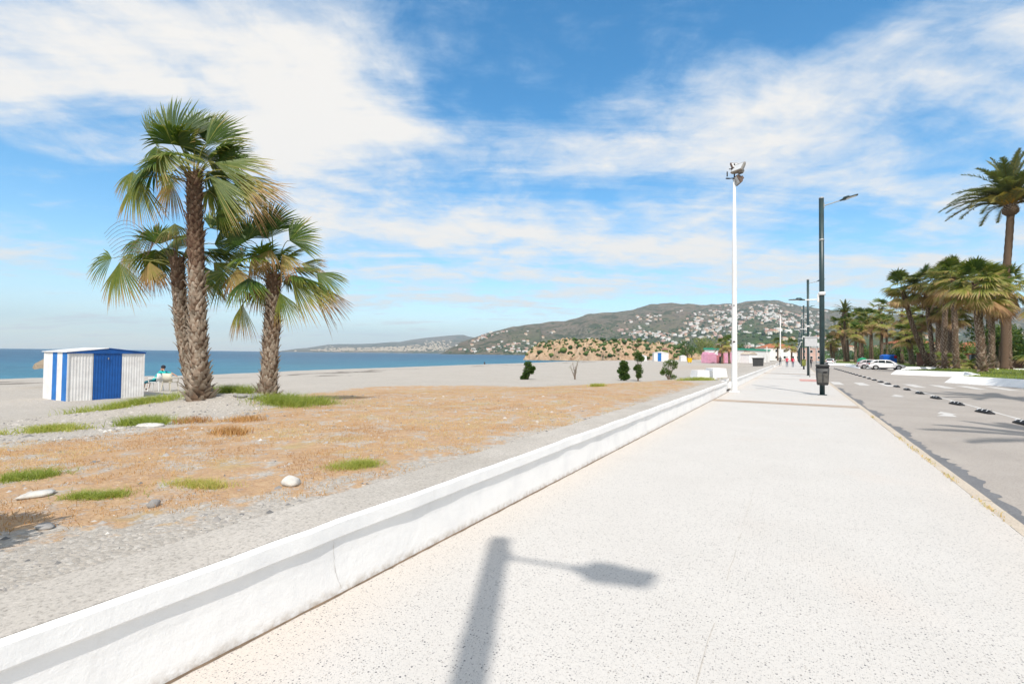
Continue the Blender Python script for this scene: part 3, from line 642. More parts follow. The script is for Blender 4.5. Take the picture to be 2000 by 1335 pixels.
def blades(base, h, w, rg_, mat, age, lean=.5, hv=.5):
    n = len(base); an = rg_.random(n)*2*np.pi; hh = h*(1-hv+hv*2*rg_.random(n));  la = rg_.random(n)*2*np.pi; ll = hh*lean*rg_.random(n)
    dxy = np.stack([np.cos(an), np.sin(an), an*0], -1)*w/2; mid = base+np.stack([np.cos(la)*ll*.35, np.sin(la)*ll*.35, hh*.6], -1); tip = base+np.stack([np.cos(la)*ll, np.sin(la)*ll, hh], -1)
    V = np.stack([base-dxy, base+dxy, mid+dxy*.8, mid-dxy*.8, tip], 1).reshape(-1, 3); k = np.arange(n)[:, None]*5
    F = np.concatenate([k+np.array([0, 1, 2]), k+np.array([0, 2, 3]), k+np.array([3, 2, 4])], 0)
    ag_ = age if hasattr(age, 'shape') else rg_.uniform(*age, n)
    return npmesh('blades', V, F, mat, False, dict(age=np.repeat(ag_, 5)))
M['turf'] = simple('turf', (.12, .17, .035), .95, .4, 6, .4, col2=(.07, .09, .025))
planter([(9.9, 46.4), (12.9, 40.2), (18, 36.5), (30, 36.5), (30, 52), (17, 66), (14.6, 65.4), (12.3, 52)], .50, 'nearest white walled planter with palms and grass beside the road', 1)
planter([(9.3, 65.2), (14.4, 61.4), (15.5, 66.5), (30, 67.5), (30, 80), (18, 80), (11.4, 69.5)], .48, 'second white walled planter next to the parked white hatchback', 2)
planter([(9.2, 97), (13.8, 95.5), (30, 95.5), (30, 128), (13, 128), (9.2, 122)], .45, 'white kerbed planter behind the parked cars', 3)
planter([(6.7, 134), (12.5, 131.5), (30, 131.5), (30, 230), (9, 230), (6.7, 210)], .45, 'long white kerbed planter in the distance behind the green container', 4)

# ================================================================== lamps and street furniture
def lamp_post(y, label, bin_=None, x=1.0):
    root = empty('street_lamp', (x, y, 0), 0, label, 'street lamp', 'dark green street lamps along the kerb')
    MB().tube([(0, 0, 0), (0, 0, 4.2), (0, 0, 8.45)], [.098, .096, .094], 20).build('pole', M['pole_green'], root, True)
    MB().box((0, 0, .012), (.34, .34, .024)).build('base_plate', M['pole_green'], root, bevel=.004)
    MB().tube([(0, 0, 8.45), (0, 0, 8.50)], [.10, .09], 20).build('top_cap', M['grey_metal'], root, True)
    MB().tube([(0, 0, 6.62), (0, 0, 6.70)], [.103, .103], 20).build('joint_ring', M['grey_metal'], root, True)
    MB().tube([(0, 0, 4.27), (0, 0, 4.41)], [.135, .135], 20).build('collar', M['pole_white'], root, True)
    MB().box((-.13, 0, 4.15), (.07, .10, .34)).build('bracket', M['pole_white'], root, bevel=.008)
    b = MB(); b.tube([(.09, 0, 8.13), (.70, 0, 8.275)], .022, 8); b.box((.10, 0, 8.14), (.03, .08, .22)); b.build('upper_arm', M['grey_metal'], root)
    def lum(x0, z0, x1, z1):
        q = MB(); dxv = Vector((x1-x0, 0, z1-z0)); L = dxv.length; u = dxv/L; up = Vector((-u.z, 0, u.x)) if u.x > 0 else Vector((u.z, 0, -u.x)); secs = []
        for (t, w, h0, h1) in ((0, .05, .03, .03), (.16, .07, .045, .04), (.24, .16, .09, .04), (.5, .17, .085, .035), (.58, .16, .035, .02), (.92, .15, .02, .018), (1, .10, .012, .014)):
            c_ = Vector((x0, 0, z0))+u*L*t
            secs.append([c_+Vector((0, -w, 0))-up*h1*.4, c_+Vector((0, w, 0))-up*h1*.4, c_+Vector((0, w*.9, 0))+up*h0*.5, c_+Vector((0, w*.5, 0))+up*h0, c_+Vector((0, -w*.5, 0))+up*h0, c_+Vector((0, -w*.9, 0))+up*h0*.5])
        q.loft(secs); o = q.build('luminaire', M['pole_green'], root, True)
        c0 = Vector((x0, 0, z0))+u*L*.35-up*.02; c1 = Vector((x0, 0, z0))+u*L*.9-up*.016
        g = MB(); g.add([c0+Vector((0, -.12, 0)), c0+Vector((0, .12, 0)), c1+Vector((0, .1, 0)), c1+Vector((0, -.1, 0))], [(0, 1, 2, 3)]); g.build('lens', M['lamp_lens'], o)
    lum(.66, 8.26, 1.30, 8.43)
    b = MB(); b.tube([(-.15, 0, 4.09), (-.72, 0, 4.10)], .028, 8); b.build('lower_arm', M['pole_white'], root)
    lum(-.62, 4.10, -1.24, 4.13)
    if bin_:
        bm_, pm_ = bin_
        bn = empty('litter_bin', (x, y-.02, 0), 0, 'dark grey litter bin fixed to the nearest street lamp' if y < 30 else 'olive green litter bin fixed to the third street lamp', 'litter bin')
        secs = []
        for (z, w, d_, oy) in ((.44, .19, .16, -.27), (.50, .215, .185, -.27), (.9, .235, .20, -.275), (1.14, .25, .21, -.28)):
            p = []
            for k in range(20):
                an = 2*math.pi*k/20; cx_, sy_ = math.cos(an), math.sin(an); e = .45
                p.append((math.copysign(abs(cx_)**e, cx_)*w, oy+math.copysign(abs(sy_)**e, sy_)*d_, z))
            secs.append(p)
        MB().loft(secs).build('container', M[bm_], bn, True)
        secs = []
        for (z, w, d_, oy) in ((1.14, .235, .195, -.28), (1.235, .235, .195, -.28)):
            secs.append([(math.copysign(abs(math.cos(2*math.pi*k/20))**.45, math.cos(2*math.pi*k/20))*w, oy+math.copysign(abs(math.sin(2*math.pi*k/20))**.45, math.sin(2*math.pi*k/20))*d_, z) for k in range(20)])
        MB().loft(secs).build('opening', M['black'], bn, True)
        secs = []
        for (z, w, d_, oy) in ((1.235, .26, .22, -.28), (1.275, .258, .218, -.28), (1.31, .22, .18, -.28)):
            secs.append([(math.copysign(abs(math.cos(2*math.pi*k/20))**.45, math.cos(2*math.pi*k/20))*w, oy+math.copysign(abs(math.sin(2*math.pi*k/20))**.45, math.sin(2*math.pi*k/20))*d_, z) for k in range(20)])
        MB().loft(secs).build('lid', M[bm_], bn, True)
        for sx in (-.105, .105): MB().box((sx, -.483, .74), (.17, .014, .40)).build('side_panel', M[pm_], bn, bevel=.01)
        MB().box((.09, -.505, 1.0), (.12, .02, .05)).build('ashtray', M['black'], bn, bevel=.006)
        MB().box((0, -.03, .85), (.08, .20, .10)).build('mounting_bracket', M['grey_metal'], bn)
    return root
lamp_post(24.6, 'nearest dark green street lamp with a litter bin on its pole', ('bin', 'bin_panel'))
lamp_post(50.0, 'second dark green street lamp along the kerb, beside the white sign')
lamp_post(75.0, 'third dark green street lamp carrying the olive green bin', ('olive_plastic', 'olive_plastic'))
lamp_post(101, 'fourth dark green street lamp along the kerb')
for y in (127, 153, 179, 205, 231): lamp_post(y, 'distant dark green street lamp in the row along the promenade')
lamp_post(-2.5, 'dark green street lamp behind the viewer whose shadow falls on the foreground walk', x=.88)
def floodlight(x, y, h, label, n=3):
    root = empty('floodlight_mast', (x, y, 0), 0, label, 'floodlight mast')
    MB().tube([(0, 0, 0), (0, 0, .05), (0, 0, h*.55), (0, 0, h-.1)], [.135, .125, .10, .055], 20).build('pole', M['pole_white'], root, True)
    MB().box((0, 0, .02), (.42, .42, .04)).build('base_plate', M['pole_white'], root, bevel=.005)
    b = MB(); b.box((0, -.128, 2.27), (.10, .02, .05)); b.box((0, -.10, 3.9), (.09, .05, .02)); b.build('cable_box', M['black'], root)
    b = MB(); b.tube([(0, 0, h-.15), (0, 0, h+.62)], .03, 8); b.tube([(-.30, .0, h-.02), (.30, 0.05, h-.02)], .022, 6); b.tube([(-.22, 0, h+.42), (.30, 0, h+.30)], .022, 6); b.build('bracket', M['black'], root)
    for (cx_, cy_, cz_, rz, rx, mat, s_) in ((.22, -.10, h+.28, -.55, -.6, 'grey_box', 1.15), (.20, .02, h-.12, -1.1, .5, 'brown_box', 1.0), (-.02, .10, h+.50, .7, -.5, 'brown_box', .8)):
        f = MB(); MM = Matrix.Translation((cx_, cy_, cz_)) @ Matrix.Rotation(rz, 4, 'Z') @ Matrix.Rotation(rx, 4, 'X')
        secs = [[MM @ Vector((sx*w*s_, yy*s_, sz*w*.8*s_)) for sx, sz in ((-1, -1), (1, -1), (1, 1), (-1, 1))] for (yy, w) in ((-.14, .24), (-.10, .25), (-.02, .22), (.10, .10), (.17, .09))]
        f.loft(secs); o = f.build('floodlight_head', M[mat], root)
        g = MB(); g.add([MM @ Vector((sx*.20*s_, -.143*s_, sz*.16*s_)) for sx, sz in ((-1, -1), (1, -1), (1, 1), (-1, 1))], [(0, 1, 2, 3)]); g.build('glass', M['lamp_lens'], o)
    b = MB(); b.box((-.28, .02, h-.0), (.16, .05, .05), .6); b.box((-.30, 0, h+.2), (.05, .05, .22), .2); b.build('ballast', M['black'], root)
    return root
floodlight(-2.36, 23.9, 9.75, 'tall white floodlight mast standing at the sea wall')
floodlight(-2.4, 105, 9.9, 'distant thin white floodlight mast beside the walkers')
# sign
sg = empty('road_sign', (1.12, 46.2, 0), 0, 'white rectangular signboard seen from behind on two thin posts past the crossing', 'road sign')
MB().box((0, 0, 2.9), (.86, .03, .80)).build('panel', M['sign_grey'], sg)
for sx in (-.10, .36): MB().tube([(sx, .05, 0), (sx, .05, 3.45)], .035, 8).build('post', M['grey_metal'], sg, True)
MB().box((0, -.02, 3.2), (1.0, .02, .05)).build('stiffener', M['grey_metal'], sg)
# rubber lane dividers
dv = []
for i in range(24): dv.append(18.0+3.12*i)
b = MB(); secs = []
for (t, w, h) in ((-.5, .06, .01), (-.42, .10, .06), (-.2, .115, .11), (0, .12, .12), (.2, .115, .11), (.42, .10, .06), (.5, .06, .01)):
    secs.append([(-w, t*.92, 0), (w, t*.92, 0), (w*.85, t*.92, h*.6), (w*.4, t*.92, h), (-w*.4, t*.92, h), (-w*.85, t*.92, h*.6)])
b.loft(secs); dm = b.mesh('divider_body', M['black'], True)
st = MB()
for t in (-.27, .0, .27):
    st.add([(-.095, t-.05-.02, .075), (-.05, t-.05, .122), (.05, t+.02, .122), (.10, t+.05, .078), (.10, t+.10, .075), (.05, t+.08, .122), (-.05, t+.01, .122), (-.095, t-.01, .075)], [(0, 1, 6, 7), (1, 2, 5, 6), (2, 3, 4, 5)])
for k in range(len(st.v)): x_, y_, z_ = st.v[k]; st.v[k] = (x_*1.02, y_, z_+.004)
sm_ = st.mesh('white_stripe', M['hut_white'])
for i, y in enumerate(dv):
    r_ = empty('lane_divider', (5.25, y, -.12), R_(6+4*math.sin(i)), 'black and white rubber lane divider, nearest of the row' if i == 0 else ('black and white rubber lane divider, %s of the row' % ('nearest','second nearest','third nearest','fourth nearest','fifth nearest','sixth nearest','seventh nearest','eighth nearest')[i] if i < 8 else 'far black rubber lane divider in the row beyond the zebra crossing'), 'lane divider', 'rubber dividers along the cycle lane')
    link('divider_body', dm, r_); link('white_stripe', sm_, r_)

# ================================================================== beach hut
hut = empty('beach_hut', (0, 0, 0), 0, 'blue and white striped sheet metal beach hut on the sand', 'beach hut')
C0 = np.array([-.5055*18.3-.8628*16.8, .8628*18.3-.5055*16.8]); ph = R_(60)
fx = .8628*math.cos(ph)-.5055*math.sin(ph), .5055*math.cos(ph)+.8628*math.sin(ph)     # along the front
hang = math.atan2(fx[1], fx[0]); hut.location = (C0[0], C0[1], -.42); hut.rotation_euler = (0, 0, hang)
HW, HD = 2.5, 2.35                      # local: x along front 0..HW, y into depth 0..HD
def hprof(x): return 1.93+.15*(1-abs(x-HW/2)/(HW/2))
def corr(x0, x1, y, name, mat, step=.085):
    b = MB(); n = max(2, int((x1-x0)/step)); V = []
    for i in range(n*4+1):
        x = x0+(x1-x0)*i/(n*4); dd = (.0, -.008, -.008, 0)[i % 4] if i < n*4 else 0; V += [(x, y+dd, 0), (x, y+dd, 1.88)]
    b.add(V, [(2*i, 2*i+2, 2*i+3, 2*i+1) for i in range(n*4)]); return b.build(name, mat, hut)
corr(.03, .78, 0, 'front_panel', M['hut_white']); corr(1.72, HW-.03, 0, 'front_panel', M['hut_white'])
corr(.79, 1.71, -.012, 'door_panel', M['blue'])
b = MB(); b.add([(-.03, -.05, 1.86), (HW+.03, -.05, 1.86), (HW+.03, -.05, 1.92), (HW/2, -.05, 2.07), (-.03, -.05, 1.92), (-.03, .02, 1.86), (HW+.03, .02, 1.86), (HW+.03, .02, 1.92), (HW/2, .02, 2.07), (-.03, .02, 1.92)], [(0, 1, 2, 3, 4), (9, 8, 7, 6, 5), (0, 5, 6, 1)]); b.build('gable_fascia', M['blue'], hut)
for k, x_ in enumerate((.0, HW-.03)): MB().box((x_+.015, -.018, .94), (.05, .03, 1.88)).build('corner_trim', M['hut_white'], hut)
MB().tube([(1.25, -.05, 1.62), (1.25, -.05, 1.70)], .02, 6).build('latch', M['grey_metal'], hut)
sw = [(0, .50, 'sea_blue'), (.50, .99, 'hut_white'), (.99, 1.45, 'sea_blue'), (1.45, HD, 'hut_white')]
for (y0, y1, mm) in sw:
    V = []; n = max(2, int((y1-y0)/.085)); b = MB()
    for i in range(n*4+1): V += [(-(.0, .008, .008, 0)[i % 4], y0+(y1-y0)*i/(n*4), 0), (-(.0, .008, .008, 0)[i % 4], y0+(y1-y0)*i/(n*4), 1.90)]
    b.add(V, [(2*i, 2*i+1, 2*i+3, 2*i+2) for i in range(n*4)]); b.build('side_panel', M[mm], hut)
MB().box((HW, HD/2, .95), (.03, HD, 1.9)).build('side_wall', M['hut_white'], hut); MB().box((HW/2, HD, .95), (HW-.04, .03, 1.9)).build('back_wall', M['hut_white'], hut)
for sx in (0, 1):
    b = MB(); xa, xb = (-.06, HW/2) if sx == 0 else (HW+.06, HW/2)
    b.add([(xa, -.07, 1.925), (xb, -.07, 2.085), (xb, HD+.05, 2.085), (xa, HD+.05, 1.925), (xa, -.07, 1.90), (xb, -.07, 2.06), (xb, HD+.05, 2.06), (xa, HD+.05, 1.90)], [(0, 1, 2, 3), (7, 6, 5, 4), (0, 4, 5, 1), (0, 3, 7, 4), (3, 2, 6, 7)]); b.build('roof_panel', M['hut_white' if sx == 0 else 'blue'], hut)
# thatched parasol behind hut
ps = empty('beach_parasol', (-34.6, 10.6, float(gz(-34.6, 10.6))-.30), 0, 'thatched straw beach parasol behind the striped hut', 'parasol')
ps.scale = (.9, .9, .92); b = MB(); n = 40; rg0 = random.Random(2); V = []; lv = ((0, 2.36), (.5, 2.18), (1.0, 1.95), (1.42, 1.66), (1.5, 1.42))
for (r0, z0) in lv:
    for k in range(n):
        an = 2*math.pi*k/n; rr0 = r0*(1+rg0.uniform(-.04, .04)); V.append((rr0*math.cos(an), rr0*math.sin(an), z0+rg0.uniform(-.05, .05)*(r0 > .1)))
b.add(V, [(i*n+k, i*n+(k+1) % n, (i+1)*n+(k+1) % n, (i+1)*n+k) for i in range(4) for k in range(n)]); b.build('thatch_roof', M['thatch'], ps)
MB().tube([(0, 0, -.2), (0, 0, 2.3)], .05, 8).build('post', M['wood'], ps, True)

# ================================================================== people
def skin_body(name, J, E, mats, pick, root=0, sub=2):
    me = bpy.data.meshes.new(name+'_rig'); me.from_pydata([j[0] for j in J], E, [])
    o = bpy.data.objects.new('tmp', me); COL.objects.link(o)
    sk = o.modifiers.new('s', 'SKIN'); sb = o.modifiers.new('u', 'SUBSURF'); sb.levels = sub; sb.render_levels = sub
    for i, j in enumerate(J):
        r = j[1] if hasattr(j[1], '__len__') else (j[1], j[1]); me.skin_vertices[0].data[i].radius = r; me.skin_vertices[0].data[i].use_root = (i == root)
    dg = bpy.context.evaluated_depsgraph_get(); dg.update(); ev = o.evaluated_get(dg); nm = bpy.data.meshes.new_from_object(ev); nm.name = name
    bpy.data.objects.remove(o); nm.materials.clear()
    for m_ in mats: nm.materials.append(m_)
    for p in nm.polygons: p.material_index = pick(p.center); p.use_smooth = True
    return nm
def walker(loc, rz, top, low, label, h=1.7, hair='dark_cloth', arm=0., stride=.16, hat=None):
    root = empty('person', loc, rz, label, 'person'); s = h/1.7
    J = [((0, 0, .93), (.13, .10)), ((0, 0, 1.12), (.125, .095)), ((0, 0, 1.36), (.165, .10)), ((0, 0, 1.46), (.06, .06)), ((0, .01, 1.56), (.085, .095)), ((0, .015, 1.64), (.075, .085)),
         ((-.09, 0, .88), .085), ((-.10, stride*.5, .48), .058), ((-.10, stride*.2-.02, .09), .04), ((-.10, stride*.2+.13, .04), .035),
         ((.09, 0, .88), .085), ((.10, -stride*.2, .48), .058), ((.10, -stride-.02, .10), .04), ((.10, -stride+.12, .05), .035),
         ((-.20, 0, 1.38), .05), ((-.25-arm*.1, -.04, 1.12), .040), ((-.24+arm*.05, .08+arm*.1, .90), .028), ((-.235, .12+arm*.1, .82), .024),
         ((.20, 0, 1.38), .05), ((.25+arm*.1, .02, 1.12), .040), ((.25-arm*.05, .12, .90), .028), ((.245, .15, .82), .024)]
    E = [(0, 1), (1, 2), (2, 3), (3, 4), (4, 5), (0, 6), (6, 7), (7, 8), (8, 9), (0, 10), (10, 11), (11, 12), (12, 13), (2, 14), (14, 15), (15, 16), (16, 17), (2, 18), (18, 19), (19, 20), (20, 21)]
    def pick(c): 
        if c.z > 1.44: return 2
        if abs(c.x) > .2 and c.z < 1.05: return 2
        return 0 if c.z > .93 else (1 if c.z > .09 else 3)
    nm = skin_body('body', J, E, [M[top], M[low], M['skin'], M['black']], pick)
    o = link('body', nm, root, scale=(s, s, s))
    V = IV2*np.array([.098, .11, .10]); V = V+np.array([0, -.01, 1.635]); F = [tuple(f) for f in IF2 if (V[f][:, 2].mean() > 1.60 or V[f][:, 1].mean() < -.04)]
    link('hair', npmesh('hair', V, F, M[hair], True), root, scale=(s, s, s)); return root
walker((-2.3, 99, 0), 0, 'dark_cloth', 'dark_cloth', 'person in all black clothes walking away next to the sea wall', 1.75)
walker((-1.1, 87.5, 0), R_(5), 'red_cloth', 'denim', 'left of two walkers in red tops and grey trousers', 1.65, arm=.8)
walker((-.3, 88.4, 0), R_(-4), 'red_cloth', 'denim', 'right of two walkers in red tops and grey trousers', 1.62, 'dark_cloth')
walker((2.3, 96, -.12), 0, 'dark_cloth', 'dark_cloth', 'dark clothed person at the road edge behind the sign posts', 1.7)
walker((-79, 119, -2.45), R_(60), 'dark_cloth', 'dark_cloth', 'bather standing in the shallows far off', 1.7)
# seated man, built in local frame: +x = camera right of beach, facing away and right
def seated(loc, rz):
    root = empty('person', loc, rz, 'person in teal shirt and shorts lounging sideways on a plastic chair by the hut', 'person')
    J = [((0, 0, .50), (.15, .12)), ((.07, .02, .66), (.145, .12)), ((.20, .03, .87), (.17, .125)), ((.27, .03, .98), (.055, .055)), ((.31, .03, 1.08), (.085, .09)), ((.325, .03, 1.16), (.08, .085)),
         ((-.06, .12, .50), .095), ((-.44, .20, .47), .068), ((-.52, .22, .10), .042), ((-.66, .22, .05), .035),
         ((-.02, -.12, .49), .095), ((-.28, -.34, .44), .07), ((-.34, -.36, .09), .042), ((-.46, -.42, .045), .035),
         ((.30, -.12, .93), .055), ((.58, -.14, .84), .043), ((.40, -.07, 1.06), .03), ((.35, -.02, 1.08), .026),
         ((.28, .18, .93), .055), ((.60, .24, .86), .043), ((.84, .22, .74), .03), ((.92, .21, .70), .026)]
    E = [(0, 1), (1, 2), (2, 3), (3, 4), (4, 5), (0, 6), (6, 7), (7, 8), (8, 9), (0, 10), (10, 11), (11, 12), (12, 13), (2, 14), (14, 15), (15, 16), (16, 17), (2, 18), (18, 19), (19, 20), (20, 21)]
    def pick(c):
        if c.x > .22 and c.z > .99: return 2
        if c.x > .60: return 2
        if c.z > .99: return 2
        if c.z < .36: return 2 if c.z > .09 else 3
        if c.z < .56 and c.x < .12: return 1
        return 0
    link('body', skin_body('body', J, E, [M['teal'], M['teal_dark'], M['skin'], M['black']], pick), root)
    V = IV2*np.array([.10, .105, .105])+np.array([.335, .03, 1.165]); F = [tuple(f) for f in IF2 if V[f][:, 2].mean() > 1.13]
    link('hair', npmesh('hair', V, F, M['dark_cloth'], True), root); return root
def chair(loc, rz, mat, label):
    r_ = empty('plastic_chair', loc, rz, label, 'chair')
    b = MB(); b.box((0, 0, .43), (.48, .46, .035)); b.build('seat', M[mat], r_, bevel=.01)
    V = []; 
    for k in range(9):
        an = R_(-70+140*k/8); x_, y_ = .25*math.sin(an), .24*math.cos(an)+.02
        V += [(x_, y_, .44), (x_*1.06, y_*1.12+.03, .86)]
    b = MB(); b.add(V, [(2*i, 2*i+2, 2*i+3, 2*i+1) for i in range(8)]); o = b.build('backrest', M[mat], r_, True); so_ = o.modifiers.new('t', 'SOLIDIFY'); so_.thickness = .02
    for sx in (-1, 1):
        b = MB(); b.tube([(sx*.25, -.2, .43), (sx*.27, -.2, .64), (sx*.27, .1, .66), (sx*.25, .2, .62)], .022, 6); b.build('armrest', M[mat], r_)
    for sx in (-1, 1):
        for sy in (-1, 1): MB().tube([(sx*.21, sy*.19, .42), (sx*.26, sy*.24, 0)], [.024, .018], 6).build('leg', M[mat], r_)
    return r_
sx0, sy0 = -26.9, 11.6; zg_ = float(gz(sx0, sy0)); seated((sx0, sy0, zg_), YAW)
chair((sx0+.02, sy0, zg_), YAW+R_(-75), 'chair_white', 'white plastic chair under the person in teal')
q = (sx0+.98*.8628, sy0+.98*.5055-.25); chair((q[0], q[1], float(gz(*q))), YAW+R_(170), 'cream', 'cream plastic chair with its back to the viewer beside the person in teal')
q = (sx0+1.75*.8628+.0, sy0+1.75*.5055+.2); chair((q[0], q[1], float(gz(*q))), YAW+R_(60), 'chair_white', 'white plastic chair nearest the leaning palm trunks')

# ================================================================== palms
def fan(H, a, n, L, spread, nseg, droop, wind, age, rng, base=None, bend_ctrl=None, cup=.25, fold=1.0, tipage=.35):
    """one fan leaf: petiole from base to hub H, blade axis a, blade normal n. returns V,F(tri/quad list),age"""
    H = np.asarray(H, float); a = np.asarray(a, float); a = a/np.linalg.norm(a); n = np.asarray(n, float); n = n-a*np.dot(a, n); n = n/np.linalg.norm(n); s = np.cross(n, a)
    ts = np.array([0, .12, .3, .5, .62, .74, .87, 1.]); nt_ = len(ts); th = np.linspace(-spread, spread, nseg); dth = 2*spread/(nseg-1)
    Ls = L*(.72+.28*np.cos(th*.55))*(1+rng.normal(0, .04, nseg)); split = .62+rng.normal(0, .05, nseg)
    dr = droop*(1+rng.normal(0, .35, nseg)); tw = rng.normal(0, .06, nseg); agj = rng.normal(0, .05, nseg)+np.clip(rng.normal(-.2, .25, nseg), 0, 1)
    V = np.zeros((nseg, nt_, 3, 3)); A = np.zeros((nseg, nt_, 3))
    for j, t in enumerate(ts):
        w = np.where(t < split, t*L*dth*.52, split*L*dth*.52*np.clip((1-t)/(1-split), 0, 1)**.8)
        e = np.clip(t-.42, 0, 1)
        for q, sg in enumerate((-1, 0, 1)):
            thq = th+tw*e
            dirv = np.cos(thq)[:, None]*a+np.sin(thq)[:, None]*s
            perp = -np.sin(thq)[:, None]*a+np.cos(thq)[:, None]*s
            p = H+dirv*(Ls*t)[:, None]+perp*(sg*w)[:, None]
            p = p+n*((sg == 0)*w*.75)[:, None]*fold
            p = p-n*(cup*L*(th/max(spread, .01))**2*t*(1-.3*t))[:, None]
            p = p-U3*(dr*L*(e**1.7)*1.6+dr*L*.12*t*t)[:, None]+np.asarray(wind)*(L*e**1.5*1.3*(1+rng.normal(0, .2, nseg)*0))[:, None]
            V[:, j, q] = p; A[:, j, q] = age+agj*.6+tipage*np.clip((t-.55)/.45, 0, 1)**1.2
    k = np.arange(nseg)[:, None]*(nt_*3); F = []
    for j in range(nt_-1):
        for q in range(2): F.append(k+np.array([j*3+q, j*3+q+1, (j+1)*3+q+1, (j+1)*3+q]))
    F = np.concatenate(F, 0); V = V.reshape(-1, 3); A = A.ravel()
    if base is not None:
        base = np.asarray(base, float); c = np.asarray(bend_ctrl, float) if bend_ctrl is not None else (base+H)/2+U3*.12*np.linalg.norm(H-base)
        T = np.linspace(0, 1, 7)[:, None]; P = (1-T)**2*base+2*T*(1-T)*c+T**2*H; R0 = np.linspace(.022, .010, 7)*max(.8, L)
        d0 = np.gradient(P, axis=0); d0 /= np.linalg.norm(d0, axis=1)[:, None]; u = np.cross(d0, n+.01); u /= np.linalg.norm(u, axis=1)[:, None]; v = np.cross(d0, u)
        ring = np.stack([P+u*R0[:, None], P+v*R0[:, None]*.7, P-u*R0[:, None], P-v*R0[:, None]*.7], 1).reshape(-1, 3); m0 = len(V)
        PF = np.array([(m0+i*4+q, m0+i*4+(q+1) % 4, m0+(i+1)*4+(q+1) % 4, m0+(i+1)*4+q) for i in range(6) for q in range(4)])
        V = np.concatenate([V, ring]); F = np.concatenate([F, PF]); A = np.concatenate([A, np.full(28, min(.42, .33+age*.3))])
    return V, F, np.clip(A, 0, 1)
def stub_mesh(seed, l=1., splay=.5):
    """a cut leaf base: unit width, grows along +z leaning out along -y (outward)"""
    r0 = random.Random(seed); V = []; F = []; rows = [(0, .62, .10, 0.02), (.25, .58, .13, -.05), (.6, .36, .10, -.18*splay*2), (.85, .26, .06, -.38*splay*2), (1.0, .12, .04, -.52*splay*2)]
    for (z, w, th, o) in rows:
        z *= l; j = r0.uniform(-.05, .05); V += [(-w+j, o+.05, z), (0+j, o-th, z+.02), (w+j, o+.05, z), (j, o+.06, z)]
    for i in range(len(rows)-1):
        for q in range(4): F.append((i*4+q, i*4+(q+1) % 4, (i+1)*4+(q+1) % 4, (i+1)*4+q))
    n = len(rows); F.append(((n-1)*4, (n-1)*4+1, (n-1)*4+2, (n-1)*4+3))
    A = [min(1, max(0, .35+.12*i+r0.uniform(-.15, .25))) for i in range(n) for _ in range(4)]
    return np.array(V), F, A
STUBS = [stub_mesh(i, (1, 1.25, 1.5)[i % 3], (.25, .4, .6, .85)[i % 4]) for i in range(12)]
STUB_ME = [npmesh('leaf_base', v, f, M['stub'], False, dict(age=a_)) for v, f, a_ in STUBS]
def trunk_path(P0, P1, bow=(0, 0), n=24):
    T = np.linspace(0, 1, n)[:, None]; P0 = np.array(P0, float); P1 = np.array(P1, float); bowv = np.array([bow[0], bow[1], 0.]); return P0*(1-T)+P1*T+bowv*np.sin(np.pi*T)
def palm_trunk(root, path, rfun, seed, spacing, nobj, size, upper=.6):
    """tube + spiral of cut leaf bases; first nobj are single parts, rest joined"""
    path = np.asarray(path); n = len(path); rr_ = random.Random(seed); T = np.linspace(0, 1, n)
    b = MB(); b.tube([tuple(p) for p in path], [rfun(t)*.93 for t in T], 18); tr = b.build('trunk', M['trunk'], root, True)
    L = float(np.sum(np.linalg.norm(np.diff(path, axis=0), axis=1))); i = 0; h = .0; BV = []; BF = []; BA = []; nb = 0
    while h < L-.05:
        t = h/L; p = np.array([np.interp(t, T, path[:, k]) for k in range(3)]); p2 = np.array([np.interp(min(1, t+.03), T, path[:, k]) for k in range(3)])
        r = rfun(t); an = i*2.39996+rr_.uniform(-.15, .15); tz = p2-p; tz = tz/(np.linalg.norm(tz)+1e-9) if np.linalg.norm(tz) > 1e-6 else np.array([0, 0, 1.])
        si = size*(1.0 if t > .25 else 1.0+.55*(1-t/.25))*(1-.35*max(0, t-.4))*rr_.uniform(.8, 1.25)
        c = p+np.array([math.cos(an), math.sin(an), 0])*r*.93
        rot = Matrix.Rotation(an+math.pi/2, 4, 'Z'); tilt = rr_.uniform(-.15, .22)+(.35*rr_.random() if t < .15 else 0)
        if t < .05: tilt = rr_.uniform(1.2, 2.3)
        # local -y must point outward: rotate so that -y -> (cos an, sin an)
        MMx = Matrix.Translation(c) @ rot @ Matrix.Rotation(tilt, 4, 'X') @ Matrix.Rotation(rr_.uniform(-.25, .25), 4, 'Y') @ Matrix.Diagonal((si*rr_.uniform(.75, 1.15), si, si*1.25, 1))
        k = rr_.randrange(12)
        if t < .12: k = rr_.choice([2, 3, 6, 7, 10, 11])
        if nb < nobj:
            o = link('leaf_base', STUB_ME[k], tr); o.matrix_local = MMx; nb += 1
        else:
            v, f, a_ = STUBS[k]; A4 = np.array(MMx); vv = v@A4[:3, :3].T+A4[:3, 3]; m0 = sum(len(q) for q in BV) if False else BVn[0]
            BV.append(vv); BF += [tuple(x+m0 for x in q) for q in f]; BA += [x*.9-(.30 if t > upper else 0)+rr_.uniform(-.1, .1) for x in a_]; BVn[0] += len(v)
        i += 1; h += spacing*(1 if t > .25 else 1+.1*(1-t/.25))
        if i > 1500: break
    if BV:
        o = link('leaf_base_cover', npmesh('leaf_base_cover', np.concatenate(BV), BF, M['stub'], False, dict(age=BA)), tr); o['kind'] = 'stuff'
    return tr
BVn = [0]
def loc3(s, u, d): return S3*s+U3*u+D3*d
